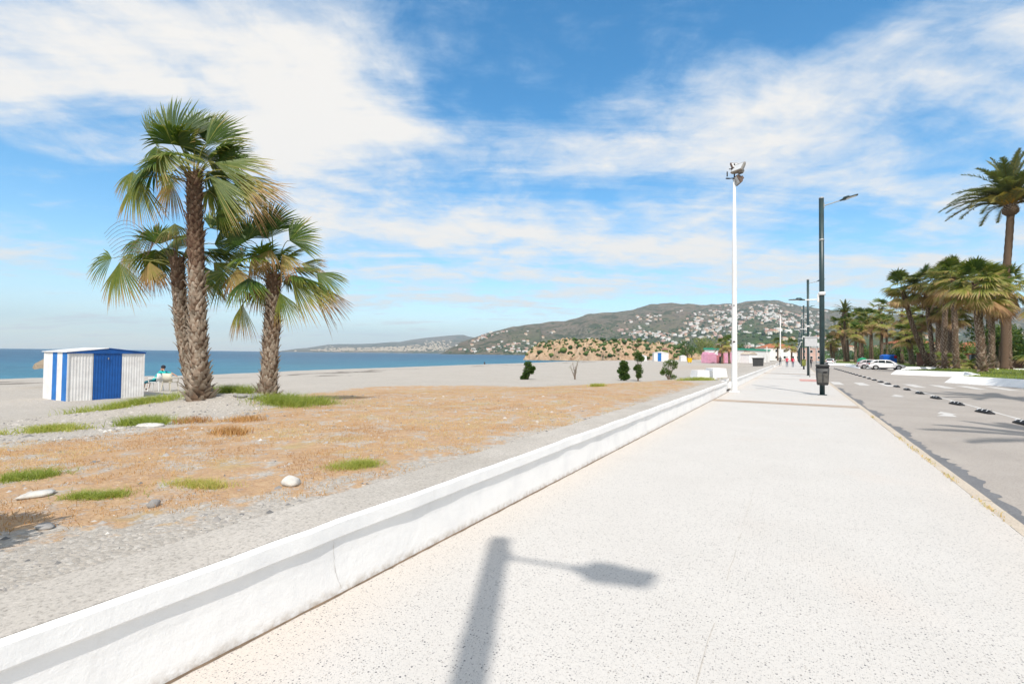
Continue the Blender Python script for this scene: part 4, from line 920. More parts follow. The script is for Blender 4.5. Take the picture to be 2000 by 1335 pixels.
def big_palm(P0, top, bow, rf, fronds, label, seed, nextra, scale=1., deads=()):
    """P0 world base, top world crown point. fronds: (hub s,u,d), (axis s,u,d), length, spread, age, droop"""
    global BVn
    BVn = [0]; P0 = np.array(P0, float); root = empty('palm_tree', tuple(P0), 0, label, 'palm tree', 'three fan palms on the beach'); C = np.array(top)-P0
    path = trunk_path((0, 0, -.1), C, bow); palm_trunk(root, path, rf, seed, .0125*scale, 280, .115*scale)
    rg_ = np.random.default_rng(seed); 
    wind = (S3*.30-D3*.02)
    def put(V, F, A):
        o = link('frond', npmesh('frond', V, F, M['frond'], False, dict(age=A)), root); return o
    for fr in fronds:
        (hs, hu, hd), (as_, au, ad), L, sp, age, dr = fr[:6]; H = C+loc3(hs, hu, hd); ax = loc3(as_, au, ad); dr = dr*1.05; L = L*(1.10 if au > .7 else .95); sp = sp*.92; age = min(age, .5)
        nrm = fr[6] if len(fr) > 6 else (.1, .35, -1)
        base = C+loc3(hs*.12, -.25+.18*max(0, hu), hd*.15); ctrl = C+loc3(hs*.55, max(hu*.7, hu+.12)+.08, hd*.55)
        V, F, A = fan(H+U3*(.10 if hu > .3 else 0), ax, loc3(*nrm), L*1.05, R_(sp), 34, dr, wind*(.6 if L > .9 else .4), age, rg_, base, ctrl, cup=.26, tipage=.34+age*.5)
        put(V, F, A)
    for k in range(nextra):
        an = rg_.random()*2*np.pi; e = rg_.uniform(-.55, 1.25); rl = rg_.uniform(.55, .85)*scale
        dirv = np.array([math.cos(an)*math.cos(e), math.sin(an)*math.cos(e), math.sin(e)])
        if np.dot(dirv, D3) < -.35 and rg_.random() < .75: dirv = dirv-2*np.dot(dirv, D3)*D3
        H = C+dirv*rl+U3*(-.05); ax = dirv*.9-U3*(.55 if e < .6 else .1)+S3*.6; age = .02+.16*rg_.random()+(.3*rg_.random() if e < -.1 else 0)
        V, F, A = fan(H, ax, np.cross(ax, np.cross(U3, ax))+dirv*.2+U3*.3, rg_.uniform(.75, 1.0)*scale, R_(rg_.uniform(60, 95)), 32, .22+.2*rg_.random(), wind*.6, age, rg_, C+dirv*.05-U3*.2, None, cup=.2)
        put(V, F, A)
    # hanging dead fibre and old leaves at the neck
    b = MB()
    for k in range(60):
        an = rg_.random()*6.283; r0 = rf(1.)*rg_.uniform(.8, 1.2); z0 = rg_.uniform(-.5, .05); c0 = C+np.array([math.cos(an)*r0, math.sin(an)*r0, z0]); l = rg_.uniform(.15, .4)
        o_ = np.array([math.cos(an), math.sin(an), 0])*l*.5; t_ = np.array([-math.sin(an), math.cos(an), 0])*.02
        b.add([c0-t_, c0+t_, c0+o_+U3*l*.7], [(0, 1, 2)])
    b.build('crown_fibre', M['trunk'], root)
    return root, C
L1b = (-13.0, 6.62, .08); L1t = (-13.28, 6.45, 6.14)
f1 = [((-.36, .60, -.25), (-.12, 1., .1), 1.15, 50, .02, .12), ((-.92, .52, .0), (-.42, 1., .1), 1.15, 17, .03, .08), ((-.85, .50, -.2), (-.1, -.8, 0), .55, 55, .12, .4), ((.12, .80, .35), (.15, 1., .2), 1.0, 60, .02, .15),
      ((.55, .25, .1), (.62, .75, .1), .95, 55, .04, .30), ((-.62, .32, -.45), (.55, -.62, -.1), 1.0, 42, .27, .18), ((.70, .16, -.30), (1., -.12, .1), 1.30, 38, .20, .22), ((.62, -.18, -.35), (.78, -.62, 0), 1.35, 30, .20, .18),
      ((-1.58, .02, .0), (-.12, -1., 0), .68, 62, .22, .35), ((-1.20, -.26, -.3), (-.02, -1., 0), 1.05, 44, .27, .3), ((-1.0, .10, .35), (.1, -.6, .3), .45, 70, .30, .4), ((.30, -.50, .55), (.6, -.75, .3), .85, 50, .12, .3, (.1, .2, 1)),
      ((.85, -.05, .35), (1., -.45, .1), 1.35, 38, .42, .35), ((.9, .02, -.05), (1., -.5, -.2), 1.35, 30, .36, .3), ((-.9, -.1, .5), (-.5, -.8, .2), .85, 55, .5, .4), ((-.15, .95, .2), (-.15, 1., .3), .95, 45, .03, .15),
      ((-.2, .35, .5), (-.2, .8, .6), 1., 60, .1, .2), ((.35, .55, -.1), (.5, .8, .0), 1.0, 45, .06, .25)]
BVn = [0]
big_palm(L1b, L1t, (-.05, .02), lambda t: .215-.035*min(1, t*1.6)+.14*max(0, 1-t/.13)-.02*max(0, t-.8)*3, f1, 'tallest of the three windblown fan palms on the beach', 11, 12, 1.)
L0b = (-14.35, 7.25, .02); L0t = (-15.02, 6.92, 4.22)
f0 = [((-1.84, -.05, 0), (-.95, -.22, 0), .78, 60, .14, .5), ((-1.38, -.22, -.3), (.05, -1., 0), 1.1, 45, .30, .25), ((-1.15, .40, .1), (-.65, -.62, 0), .72, 50, .08, .4), ((-.62, .55, -.1), (-.8, -.35, 0), .7, 50, .2, .45),
      ((-.1, .85, .0), (.1, -.3, -.3), .7, 60, .3, .5), ((-.55, -.2, -.3), (.1, -1., 0), .75, 50, .55, .35), ((.95, .8, .25), (.9, .35, .3), .85, 70, .04, .2, (-.2, .3, 1)), ((.85, .35, .3), (1., .1, .2), 1.0, 60, .06, .3, (-.1, .4, 1)),
      ((.9, -.1, .2), (.75, -.6, .2), .95, 50, .3, .3), ((.6, .85, .5), (.5, .9, .4), .8, 70, .05, .2), ((-1.5, .15, .35), (-.7, -.7, .1), .7, 55, .45, .5), ((-.35, .3, .5), (-.3, .6, .5), .8, 60, .4, .4), ((.3, -.3, .4), (.3, -.9, .3), .8, 55, .6, .4), ((-.9, -.05, .3), (-.3, -.9, .2), .8, 50, .62, .4)]
r_, C_ = big_palm(L0b, L0t, (-.30, .03), lambda t: .19-.02*t+.07*max(0, 1-t/.10), f0, 'fan palm leaning left behind the tallest one', 12, 12, .98)
b = MB()   # dry flower stalks arching out to the left
for k in range(9):
    q = [np.array(C_)+loc3(-.6, .35, -.1)]; ln = 1.4-.08*k; 
    for t in np.linspace(.15, 1, 8): q.append(q[0]+loc3(-ln*t, .75*math.sin(t*2.4)*(1-.09*k)-.25*t*t-.05*k, -.05*k*t))
    b.tube([tuple(p) for p in q], [.011*(1-.085*i) for i in range(9)], 4)
b.build('flower_stalk', M['bark'], r_)
L2b = (-12.62, 8.15, .05); L2t = (-12.42, 8.15, 3.74)
f2 = [((.50, .78, -.2), (.75, .6, 0), .92, 75, .04, .25), ((-.12, 1.1, .0), (.1, .9, -.1), .85, 75, .03, .2), ((-.73, .80, -.05), (-.35, .75, .1), .72, 105, .02, .08, (.1, .1, 1)), ((-1.22, .0, -.2), (-.85, -.5, -.1), .95, 50, .10, .35),
      ((-.95, .12, -.1), (.05, -1, 0), .85, 55, .60, .35), ((.58, -.10, -.25), (.72, -.72, 0), 1.25, 34, .28, .25), ((1.18, .04, .0), (.75, -.45, 0), .85, 50, .16, .4), ((.27, -.55, -.2), (.35, -.9, 0), .8, 40, .25, .4),
      ((-.80, -.85, -.1), (-.12, -1, 0), .88, 32, .42, .3), ((.68, .30, .1), (1., -.02, 0), .75, 38, .35, .3), ((-.45, .45, -.25), (.35, -.8, -.1), .8, 40, .62, .3), ((.35, .4, -.3), (.5, -.7, 0), .7, 42, .55, .35), ((-.35, .95, .3), (-.3, .9, .2), .8, 70, .06, .2),
      ((.9, -.25, .2), (.8, -.6, .1), 1.15, 30, .55, .4), ((-1.0, .45, .3), (-.8, .1, .3), .8, 60, .2, .4), ((.1, .55, -.45), (-.1, -.6, -.3), .6, 50, .5, .4)]
big_palm(L2b, L2t, (.04, 0), lambda t: .235-.05*min(1, t*1.3)+.14*max(0, 1-t/.18)+.03*math.exp(-((t-.65)/.1)**2), f2, 'shorter fan palm standing right of the other two beach palms', 13, 12, .9)

# ---- shared fan-leaf meshes for the roadside palms
rgp = np.random.default_rng(77); FR = {}
def frond_variant(e, age, L, sp, dr, seed):
    rg_ = np.random.default_rng(seed); dirv = np.array([math.cos(e), 0, math.sin(e)]); H = dirv*.95+np.array([0, 0, -.10*(1-math.sin(e))]); ax = dirv*1.-U3*(.55*math.cos(e))
    nrm = np.cross(np.array([0, 1., 0]), ax)*-1; nrm = nrm if nrm[2] > 0 else -nrm
    V, F, A = fan(H, ax, nrm, L, R_(sp), 22, dr, (0, 0, 0), age, rg_, (0, 0, -.15), None, cup=.22, tipage=.3)
    return npmesh('frond', V, F, M['frond'], False, dict(age=A))
FR['up'] = [frond_variant(R_(e), a_, 1.0, 80, .2, 100+i) for i, (e, a_) in enumerate(((75, .08), (55, .2), (40, .26), (62, .14)))]
FR['mid'] = [frond_variant(R_(e), a_, 1.05, 75, .35, 120+i) for i, (e, a_) in enumerate(((20, .28), (8, .34), (28, .22), (-5, .38)))]
FR['low'] = [frond_variant(R_(e), a_, 1.0, 60, .35, 140+i) for i, (e, a_) in enumerate(((-25, .42), (-42, .55), (-58, .7), (-35, .36)))]
def road_palm(P0, top, bow, R, rt_, label, seed, nf=34, dead=.3, group='fan palms along the road', tr_space=.035):
    global BVn
    BVn = [0]; P0 = np.array(P0, float); root = empty('palm_tree', tuple(P0), 0, label, 'palm tree', group); C = np.array(top, float)-P0
    path = trunk_path((0, 0, -.15), C, bow, 14); Lh = float(np.linalg.norm(C))
    palm_trunk(root, path, lambda t: rt_*(1-.22*t+.35*max(0, 1-t/.08)), seed, max(.02, tr_space*Lh/8), 0, .15*rt_/.3, .85)
    rg_ = random.Random(seed)
    for k in range(nf):
        u = k/nf; kind = 'up' if u < .35 else ('mid' if u < 1-dead else 'low'); me_ = rg_.choice(FR[kind]); s = R/2.*rg_.uniform(.74, 1.16)
        link('frond', me_, root, tuple(C+np.array([rg_.uniform(-.1, .1), rg_.uniform(-.1, .1), .1-.45*u*R/2])), (rg_.uniform(-.38, .38), rg_.uniform(-.32, .28), k*2.39996+rg_.uniform(-.45, .45)), (s, s, s))
    return root
RP = [ # base, top, bow, crown R, trunk r, label
 ((15.44, 62.4, .35), (14.83, 61.8, 8.75), (0, 0), 2.9, .36, 'thick trunked fan palm in front at the right end of the roadside palms'),
 ((20.25, 78.8, .35), (20.34, 78.6, 9.6), (0, 0), 2.9, .31, 'fan palm just right of the thick trunked one'),
 ((16.0, 73.8, .35), (15.7, 73.3, 11.0), (0, 0), 2.7, .31, 'straight fan palm left of the thick trunked one over the second planter'),
 ((18.36, 91.9, .3), (19.05, 91.9, 13.0), (0, 0), 3.0, .36, 'fan palm close behind the straight one, slightly curved'),
 ((18.82, 96.6, .3), (19.06, 96.5, 9.6), (0, 0), 2.6, .42, 'stout shorter fan palm in the middle of the roadside group'),
 ((18.58, 100.8, .3), (14.9, 98.5, 13.0), (-.3, 0), 3.2, .38, 'fan palm leaning to the left above the parked white car'),
 ((21.27, 115.4, .3), (20.1, 114.4, 9.6), (-.7, 0), 3.0, .36, 'dark curved fan palm behind the leaning one'),
 ((18.2, 111.0, .3), (17.26, 110.3, 6.0), (0, 0), 2.8, .38, 'low dark fan palm just behind the white hatchback'),
 ((23.05, 186.4, .2), (22.42, 185.5, 17.0), (0, 0), 3.6, .34, 'tall slender fan palm above the blue container'),
 ((16.46, 173.8, .2), (16.49, 173.5, 13.0), (0, 0), 3.9, .46, 'fan palm standing behind the green container'),
 ((12.7, 166.7, .2), (10.97, 165.3, 11.2), (-.2, 0), 3.4, .36, 'fan palm with a trunk leaning left near the dark lamp pole'),
 ((19.5, 179.6, .2), (19.56, 179.3, 14.0), (0, 0), 3.2, .33, 'middle distant fan palm between the green and blue containers'),
 ((16.71, 53.6, .35), (17.6, 53.4, 6.1), (0, 0), 2.3, .28, 'fan palm at the right edge with yellow green leaves'),
 ((24.3, 88.0, .3), (24.3, 88.0, 11.5), (0, 0), 3.0, .33, 'fan palm at the far right behind the tall date palm'),
 ((22.0, 105, .3), (22.2, 105, 13.6), (0, 0), 3.2, .34, 'fan palm at the back of the roadside group, crown above the stout one'),
 ((17.0, 84.0, .3), (17.2, 84., 11.7), (0, 0), 2.8, .30, 'fan palm with its crown between the two tallest crowns'),
 ((21.0, 140, .2), (21.1, 140, 12.5), (0, 0), 3.3, .35, 'distant fan palm left of the leaning one'),
 ((26.0, 152, .2), (25.2, 152, 9.0), (.3, 0), 3.3, .35, 'distant low fan palm with a pale crown near the orange house'),
 ((14.5, 190, .2), (14.6, 190, 13.2), (0, 0), 3.6, .36, 'fan palm crowding behind the green container, left of a twin'),
 ((18.0, 205, .2), (18.1, 205, 12.2), (0, 0), 3.6, .36, 'fan palm crowding behind the green container, right of a twin'),
 ((11.5, 196, .2), (11.0, 196, 7.6), (0, 0), 3.3, .36, 'low fan palm just right of the nearest lamp pole'),
 ((9.8, 172, .2), (9.2, 171, 6.3), (-.3, 0), 3.0, .34, 'small yellowing fan palm beside the nearest lamp pole'),
 ((13.2, 150, .2), (13.4, 150, 8.2), (0, 0), 2.9, .34, 'short dense fan palm right beside the leaning distant one'),
 ((15.6, 158, .2), (15.2, 158, 10.6), (0, 0), 3.2, .34, 'fan palm with a full skirt between the distant leaning and straight ones'),
 ((18.8, 152, .2), (18.9, 152, 10.8), (0, 0), 3.1, .34, 'distant fan palm straight above the green container'),
 ((20.5, 126, .2), (20.3, 126, 8.6), (0, 0), 2.9, .36, 'fan palm left of the low dark one behind the cars'),
 ((23.5, 118, .2), (23.9, 118, 12.0), (0, 0), 3.2, .36, 'fan palm rising behind the leaning palm'),
 ((18.6, 97.6, .3), (17.4, 97.0, 13.2), (0, 0), 3.2, .33, 'fan palm filling the gap right of the leaning palm, crown high up'),
 ((22.6, 108, .3), (22.2, 108, 12.2), (0, 0), 3.2, .33, 'fan palm at the back right of the leaning palm'),
 ((20.6, 97, .3), (20.8, 97, 8.9), (0, 0), 3.0, .33, 'fan palm with a low bright crown behind the curved one'),
 ((25.0, 99, .3), (25.3, 99, 12.6), (0, 0), 3.4, .33, 'fan palm at the back between the straight and the thick trunk'),
 ((17.8, 160, .2), (17.6, 160, 12.6), (0, 0), 3.6, .33, 'distant fan palm with a wide high crown above the green container'),
 ((21.8, 166, .2), (21.6, 166, 10.4), (0, 0), 3.5, .33, 'distant fan palm with a middling crown right of the green container'),
 ((14.0, 178, .2), (13.6, 178, 10.8), (0, 0), 3.5, .33, 'distant fan palm hidden behind the leaning one by the lamp'),
 ((-16.6, 137.9, -.2), (-16.5, 137.8, 4.7), (0, 0), 2.3, .30, 'left of two short fan palms in front of the pink stall'),
 ((-15.1, 140.6, -.2), (-15.3, 140.4, 5.1), (0, 0), 2.5, .30, 'right of two short fan palms beside the floodlight mast'),
 ((-6.1, 225.2, -.1), (-6.1, 225., 7.4), (0, 0), 2.9, .34, 'fan palm at the end of the white building'),
 ((-1.2, 214.7, -.1), (-1.0, 214.6, 6.6), (0, 0), 3.2, .34, 'fan palm beyond the two walkers in red'),
]
for i, (p0, p1, bw, R, rt2, lb) in enumerate(RP):
    near = p0[1] < 120; road_palm(p0, p1, bw, R, rt2, lb, 300+i, 40 if near else 26, .32, tr_space=.03 if near else .07)
# ---- date palms
def feather(e, seed, L=4.2, age0=.1, arch=1.0):
    rg_ = np.random.default_rng(seed); n = 64; t = np.linspace(0, 1, 14)
    ang = e-arch*1.25*t**1.4; ds = L/13.; P = np.zeros((14, 3))
    for i in range(1, 14): P[i] = P[i-1]+ds*np.array([math.cos(ang[i]), 0, math.sin(ang[i])])
    V = []; F = []; A = []
    for i in range(13):   # rachis: 3-sided
        w0, w1 = .05*(1-t[i]*.8), .05*(1-t[i+1]*.8); k = len(V)
        for (p, w) in ((P[i], w0), (P[i+1], w1)): V += [p+[0, w, 0], p+[0, -w, 0], p+[0, 0, w]]
        F += [(k, k+3, k+5, k+2), (k+1, k+2, k+5, k+4), (k, k+1, k+4, k+3)]; A += [.75 if t[i] < .2 else .45]*6
    for i in range(n):
        u = .10+.90*i/n; p = np.array([np.interp(u, t, P[:, k]) for k in range(3)]); an = float(np.interp(u, t, ang)); tx = np.array([math.cos(an), 0, math.sin(an)]); up = np.array([-math.sin(an), 0, math.cos(an)])
        l = .62*math.sin(math.pi*min(1, u*.78+.18))**.7*(1+rg_.normal(0, .08))
        for sg in (-1, 1):
            d = tx*.62+np.array([0, sg*.75, 0])+up*(.35+rg_.normal(0, .12)); d /= np.linalg.norm(d); w = tx*.034; k = len(V)
            V += [p-w, p+w, p+d*l*.55+w*1.1-U3*.02, p+d*l-U3*l*.16]; F += [(k, k+1, k+2, k+3)]; ag2 = age0+rg_.uniform(-.08, .12); A += [ag2+.1, ag2+.1, ag2, ag2+.2]
    return npmesh('frond', np.array(V), F, M['date_frond'], False, dict(age=np.clip(A, 0, 1)))
FEA = [feather(R_(e), 200+i, 4.2, a_, ar) for i, (e, a_, ar) in enumerate(((86, .25, .45), (70, .15, .8), (58, .15, 1.), (48, .2, 1.1), (42, .2, .95), (34, .25, .95), (28, .35, .95)))]
def date_palm(P0, H, rt_, s, label, seed, nf=46, lean=(0, 0)):
    root = empty('date_palm', P0, 0, label, 'palm tree'); rg_ = random.Random(seed); pts = []; rad = []
    for i in range(40):
        t = i/39; pts.append((lean[0]*t*t+.04*math.sin(t*9), lean[1]*t*t, -.15+t*(H-1.4+.15))); rad.append(rt_*(1+.25*max(0, 1-t/.06)-.12*t)*(1+(.05 if i % 2 else -.03)))
    MB().tube(pts, rad, 16).build('trunk', M['trunk'], root, True); bx, by = pts[-1][0], pts[-1][1]
    b = MB(); prof = [(0, .9), (.12, 1.35), (.4, 1.95), (.8, 2.0), (1.2, 1.6), (1.6, 1.0)]; b.tube([(bx, by, H-1.45+z) for z, _ in prof], [rt_*.95*k for _, k in prof], 18); b.build('crown_boss', M['trunk'], root, True)
    BV = []; BF = []; BA = []; m0 = 0
    for i in range(130):
        z = i/130*1.5; r = rt_*.95*np.interp(z, [p[0] for p in prof], [p[1] for p in prof]); an = i*2.39996; v, f, a_ = STUBS[rg_.randrange(12)]
        MMx = Matrix.Translation((bx+r*.9*math.cos(an), by+r*.9*math.sin(an), H-1.45+z)) @ Matrix.Rotation(an+math.pi/2, 4, 'Z') @ Matrix.Rotation(.5-z*.2, 4, 'X') @ Matrix.Diagonal((.16, .2, .22, 1)); A4 = np.array(MMx)
        BV.append(v@A4[:3, :3].T+A4[:3, 3]); BF += [tuple(x+m0 for x in q) for q in f]; BA += [x*.8 for x in a_]; m0 += len(v)
    link('leaf_base_cover', npmesh('leaf_base_cover', np.concatenate(BV), BF, M['stub'], False, dict(age=BA)), root)['kind'] = 'stuff'
    for k in range(nf):
        u = k/nf; me_ = FEA[min(6, int(u**.8*7))]; q = s*rg_.uniform(.9, 1.08)
        link('frond', me_, root, (bx, by, H-.25*u), (rg_.uniform(-.1, .1), rg_.uniform(-.08, .08), k*2.39996+rg_.uniform(-.2, .2)), (q, q, q))
    return root
date_palm((23.9, 88.0, .3), 21.8, .44, 1.72, 'very tall date palm towering over the roadside palms at the right edge', 1, 64, (.8, .2))
date_palm((12.1, 165.6, .2), 14.2, .33, .95, 'distant date palm with a starry crown above the fan palms', 2, 34)
date_palm((10.2, 6.2, -.1), 12.6, .30, .75, 'date palm beside the road outside the right edge of view', 5, 13)
date_palm((11.5, 24.0, -.1), 8.6, .36, .9, 'date palm on the road margin outside the right edge of view', 6, 16)
for i, (x_, y_, h_) in enumerate(((13.6, 36.5, 7.4), (16.5, 30.5, 8.5), (15.2, 45.5, 7.2))):
    road_palm((x_+2.5, y_, .3), (x_+2.5, y_, h_), (0, 0), 2.7, .32, ('fan palm outside the right edge nearest the first planter', 'fan palm outside the right edge farther down the road', 'fan palm outside the right edge in the first planter')[i], 500+i, 36, .3)
# low bushy palms / spiky plants under the roadside palms
def low_palm(P0, R, label, seed, nf=22):
    root = empty('dwarf_palm', P0, 0, label, 'dwarf palm'); rg_ = random.Random(seed); MB().tube([(0, 0, -.1), (0, 0, .5*R)], [.2*R, .14*R], 8).build('trunk', M['trunk'], root, True)
    for k in range(nf):
        kind = rg_.choice(['up', 'mid', 'mid', 'low']); s = R/2*rg_.uniform(.8, 1.1)
        link('frond', rg_.choice(FR[kind]), root, (0, 0, .5*R), (rg_.uniform(-.2, .2), rg_.uniform(-.2, .2), k*2.4), (s, s, s))
for i, (x_, y_, R, lb) in enumerate(((19.6, 62, 2.6, 'low yellow green fan palm at the right edge under the tall palms'), (21.5, 66, 2.2, 'low fan palm right of the thick trunk'), (17.8, 79.5, 1.4, 'spiky dwarf palm at the foot of the straight palm'), (18.2, 88.5, 1.9, 'dwarf palm between the stout trunks'), (20.4, 102, 1.9, 'dwarf palm at the foot of the leaning palm'), (16.4, 68.8, 1.1, 'small spiky plant beside the thick palm trunk'), (23.5, 74, 2.0, 'dwarf palm at the right edge beyond the first planter'))):
    low_palm((x_, y_, .35), R, lb, 600+i)

# ================================================================== bushes and trees
def leafcloud(cent, n, ls, rg_, mat, age=(0, 1), name='foliage', droop=0.):
    cent = np.asarray(cent, float); q = cent[rg_.integers(0, len(cent), n)]; d = rg_.normal(size=(n, 3)); d /= np.linalg.norm(d, axis=1)[:, None]; r = rg_.random(n)**.45
    p = q[:, :3]+d*(q[:, 3:4]*r[:, None])*np.array([1, 1, .85]); ax = d+rg_.normal(size=(n, 3))*.6+np.array([0, 0, .3-droop]); ax /= np.linalg.norm(ax, axis=1)[:, None]
    s = np.cross(ax, rg_.normal(size=(n, 3))); s /= np.linalg.norm(s, axis=1)[:, None]; l = ls*rg_.uniform(.6, 1.3, n)[:, None]
    V = np.stack([p, p+ax*l*.5+s*l*.22, p+ax*l, p+ax*l*.5-s*l*.22], 1).reshape(-1, 3); F = (np.arange(n)*4)[:, None]+np.array([0, 1, 2, 3])
    return npmesh(name, V, F, mat, False, dict(age=np.repeat(rg_.uniform(*age, n), 4)))
def shrub(x, y, cl, n, label, seed, ls=.11, age=(0, .8), bare=False):
    z = float(gz(x, y)); root = empty('shrub', (x, y, z), YAW, label, 'shrub'); rg_ = np.random.default_rng(seed); b = MB(); rr_ = random.Random(seed)
    for c in cl:
        for k in range(3 if not bare else 2):
            e = Vector((c[0]+rr_.uniform(-.5, .5)*c[3]*.6, c[1]+rr_.uniform(-.5, .5)*c[3], c[2]+rr_.uniform(-.1, .5)*c[3])); mid = Vector((e.x*.35+rr_.uniform(-.05, .05), e.y*.4, e.z*.45)); b.tube([(rr_.uniform(-.05, .05), rr_.uniform(-.05, .05), -.05), mid, e], [.018, .012, .005], 5)
            if bare:
                for j in range(7):
                    t = rr_.uniform(.35, 1); p = Vector((0, 0, 0)).lerp(mid, t*2) if t < .5 else mid.lerp(e, t*2-1); b.tube([p, p+Vector((rr_.uniform(-.12, .12), rr_.uniform(-.12, .12), rr_.uniform(.1, .28)))], [.006, .002], 4)
    b.build('stem', M['bark'], root)
    if n: link('foliage', leafcloud(cl, n, ls, rg_, M['leaf'], age), root)
    return root
shrub(-17.9, 33.0, [(-.18, 0, .15, .22), (-.1, 0, .4, .25), (0, 0, .75, .30), (.03, 0, 1.15, .24), (.28, 0, .6, .16), (.42, 0, .85, .12), (-.35, 0, .1, .16)], 3200, 'dark green shrub farthest left on the sand, leaning slightly', 21, .14)
shrub(-15.0, 35.5, [(-.25, 0, 1.2, .2), (.18, 0, 1.35, .2), (-.32, .1, .9, .2), (.1, 0, 1.0, .2), (.25, -.1, 1.55, .15), (0, 0, .7, .2)], 70, 'nearly bare twiggy sapling on the sand', 22, .08, (.8, 1), True)
shrub(-11.3, 36.2, [(0, 0, .35, .3), (-.1, 0, .75, .34), (.1, 0, .9, .3), (0, 0, 1.25, .28), (.2, 0, .3, .22)], 3600, 'round dark green shrub left of a taller one', 23, .14)
shrub(-10.3, 36.6, [(.05, 0, .4, .18), (.1, 0, .75, .26), (0, 0, 1.05, .26), (.05, 0, 1.75, .32), (-.05, 0, 2.0, .30), (.25, 0, 1.7, .2), (-.2, 0, .95, .12)], 3400, 'tall two tiered green shrub in the middle of the sand', 24, .11, (.1, .9))
shrub(-8.1, 36.9, [(-.3, 0, .7, .25), (-.1, 0, 1.15, .3), (.2, 0, 1.3, .28), (.38, 0, .95, .25), (0, 0, .5, .2), (-.45, 0, .5, .16), (.5, 0, 1.2, .18), (.35, 0, .18, .22)], 2000, 'sparse greyish shrub nearest the white concrete blocks', 25, .11, (.2, 1))
sh_ = shrub(-4.25, .08, [(0, 0, .5, .42), (.2, .1, .8, .4), (-.3, 0, .8, .36), (0, 0, 1.05, .3)], 3500, 'leafy shrub added outside the left edge of view to shade the gravel', 26, .12)  # unseen shrub, added only for the shadow it throws into view
def tree(P0, h, cr, label, seed, n=2200, ls=.5, age=(0, .8), trunk_h=.35, name='tree', cat='tree', group=None, mat='leaf'):
    root = empty(name, P0, 0, label, cat, group); rr_ = random.Random(seed); rg_ = np.random.default_rng(seed); b = MB(); th = h*trunk_h; b.tube([(0, 0, -.2), (.05*h*rr_.uniform(-1, 1), 0, th)], [.05*h, .03*h], 8); cl = []
    for k in range(13):
        an = rr_.random()*6.283; rr0 = cr*math.sqrt(rr_.random())*.75; z = th+(h-th)*rr_.uniform(.15, .85); cl.append((rr0*math.cos(an), rr0*math.sin(an), z, cr*rr_.uniform(.28, .45)))
        if k < 7: b.tube([(0, 0, th*.9), (rr0*math.cos(an)*.5, rr0*math.sin(an)*.5, (th+z)/2), (rr0*math.cos(an), rr0*math.sin(an), z)], [.022*h, .014*h, .006*h], 5)
    b.build('trunk', M['bark'], root); link('crown', leafcloud(cl, n, ls, rg_, M[mat], age, 'crown'), root); return root
tree((-25.6, 168, -.4), 8.0, 4.8, 'brownish half bare tree left of the pink stall', 31, 1600, .5, (.75, 1.), .2)
tree((26.0, 98.0, 0), 6.8, 3.6, 'bright green round tree seen between the palm trunks', 32, 4500, .42, (.25, .95), .25)
tree((29.5, 101, 0), 6.0, 3.2, 'dark green tree just right of the bright green one', 33, 3000, .4, (.0, .5), .25)
rq = random.Random(9)
for k in range(16):
    y_ = 104+k*6.5; x_ = 26.5+rq.uniform(0, 5)-(4 if y_ > 135 else 0)
    tree((x_, y_, -.1), rq.uniform(4.5, 7.0), rq.uniform(2.8, 3.6), ('dark green' if k % 3 else 'pale brownish')+' garden tree behind the roadside palm trunks, '+('near the brown wall' if y_ < 140 else 'near the green container'), 800+k, 1500, .45, (.0, .9) if k % 3 else (.5, 1.), .15, 'garden_tree', 'tree', 'garden trees behind the roadside palms')
for k in range(46):   # trees behind the roadside palms and beyond the beach
    if k < 20: x_, y_ = rq.uniform(34, 70), rq.uniform(135, 260)
    elif k < 32: x_, y_ = rq.uniform(-60, -6), rq.uniform(245, 330)
    else: x_, y_ = rq.uniform(-10, 60), rq.uniform(250, 380)
    hh_ = rq.uniform(5, 9.5)
    tree((x_, y_, -.1), hh_, hh_*.5, ('tall ' if hh_ > 8 else 'short ' if hh_ < 6.3 else 'medium ')+('dark tree in the wooded belt behind the roadside palms' if k < 20 else 'dark tree at the back of the beach left of the walkers' if k < 32 else 'dark tree beyond the far end of the promenade'), 700+k, 700, .75, (.0, .75), .25, 'evergreen_tree', 'tree', 'evergreen trees in the belt behind the beach and road')
c = []; r = []
rg_ = np.random.default_rng(15)
for k in range(7500):
    t = rg_.uniform(.10, 1.15); Zd = 420+2300*rg_.random()**1.6
    if Zd > 900 and float(fbm(np.array(Zd*t/160.), np.array(Zd/260.), 2, 55)) < .47: continue
    z = hillz(np.array(Zd), np.array(t)) if Zd > hz0(t) else 0.
    c.append(w3(Zd, t, float(z))); r.append(rg_.uniform(2.0, 4.4)*(1 if Zd < 900 else 1.7))
tag(link('lowland_woods', blobs('lowland_woods', c, r, M['leaf'], 4, 1.0, .3, (0, .65))), 'dense dark green woods at the foot of the hills', 'woodland', kind='stuff')

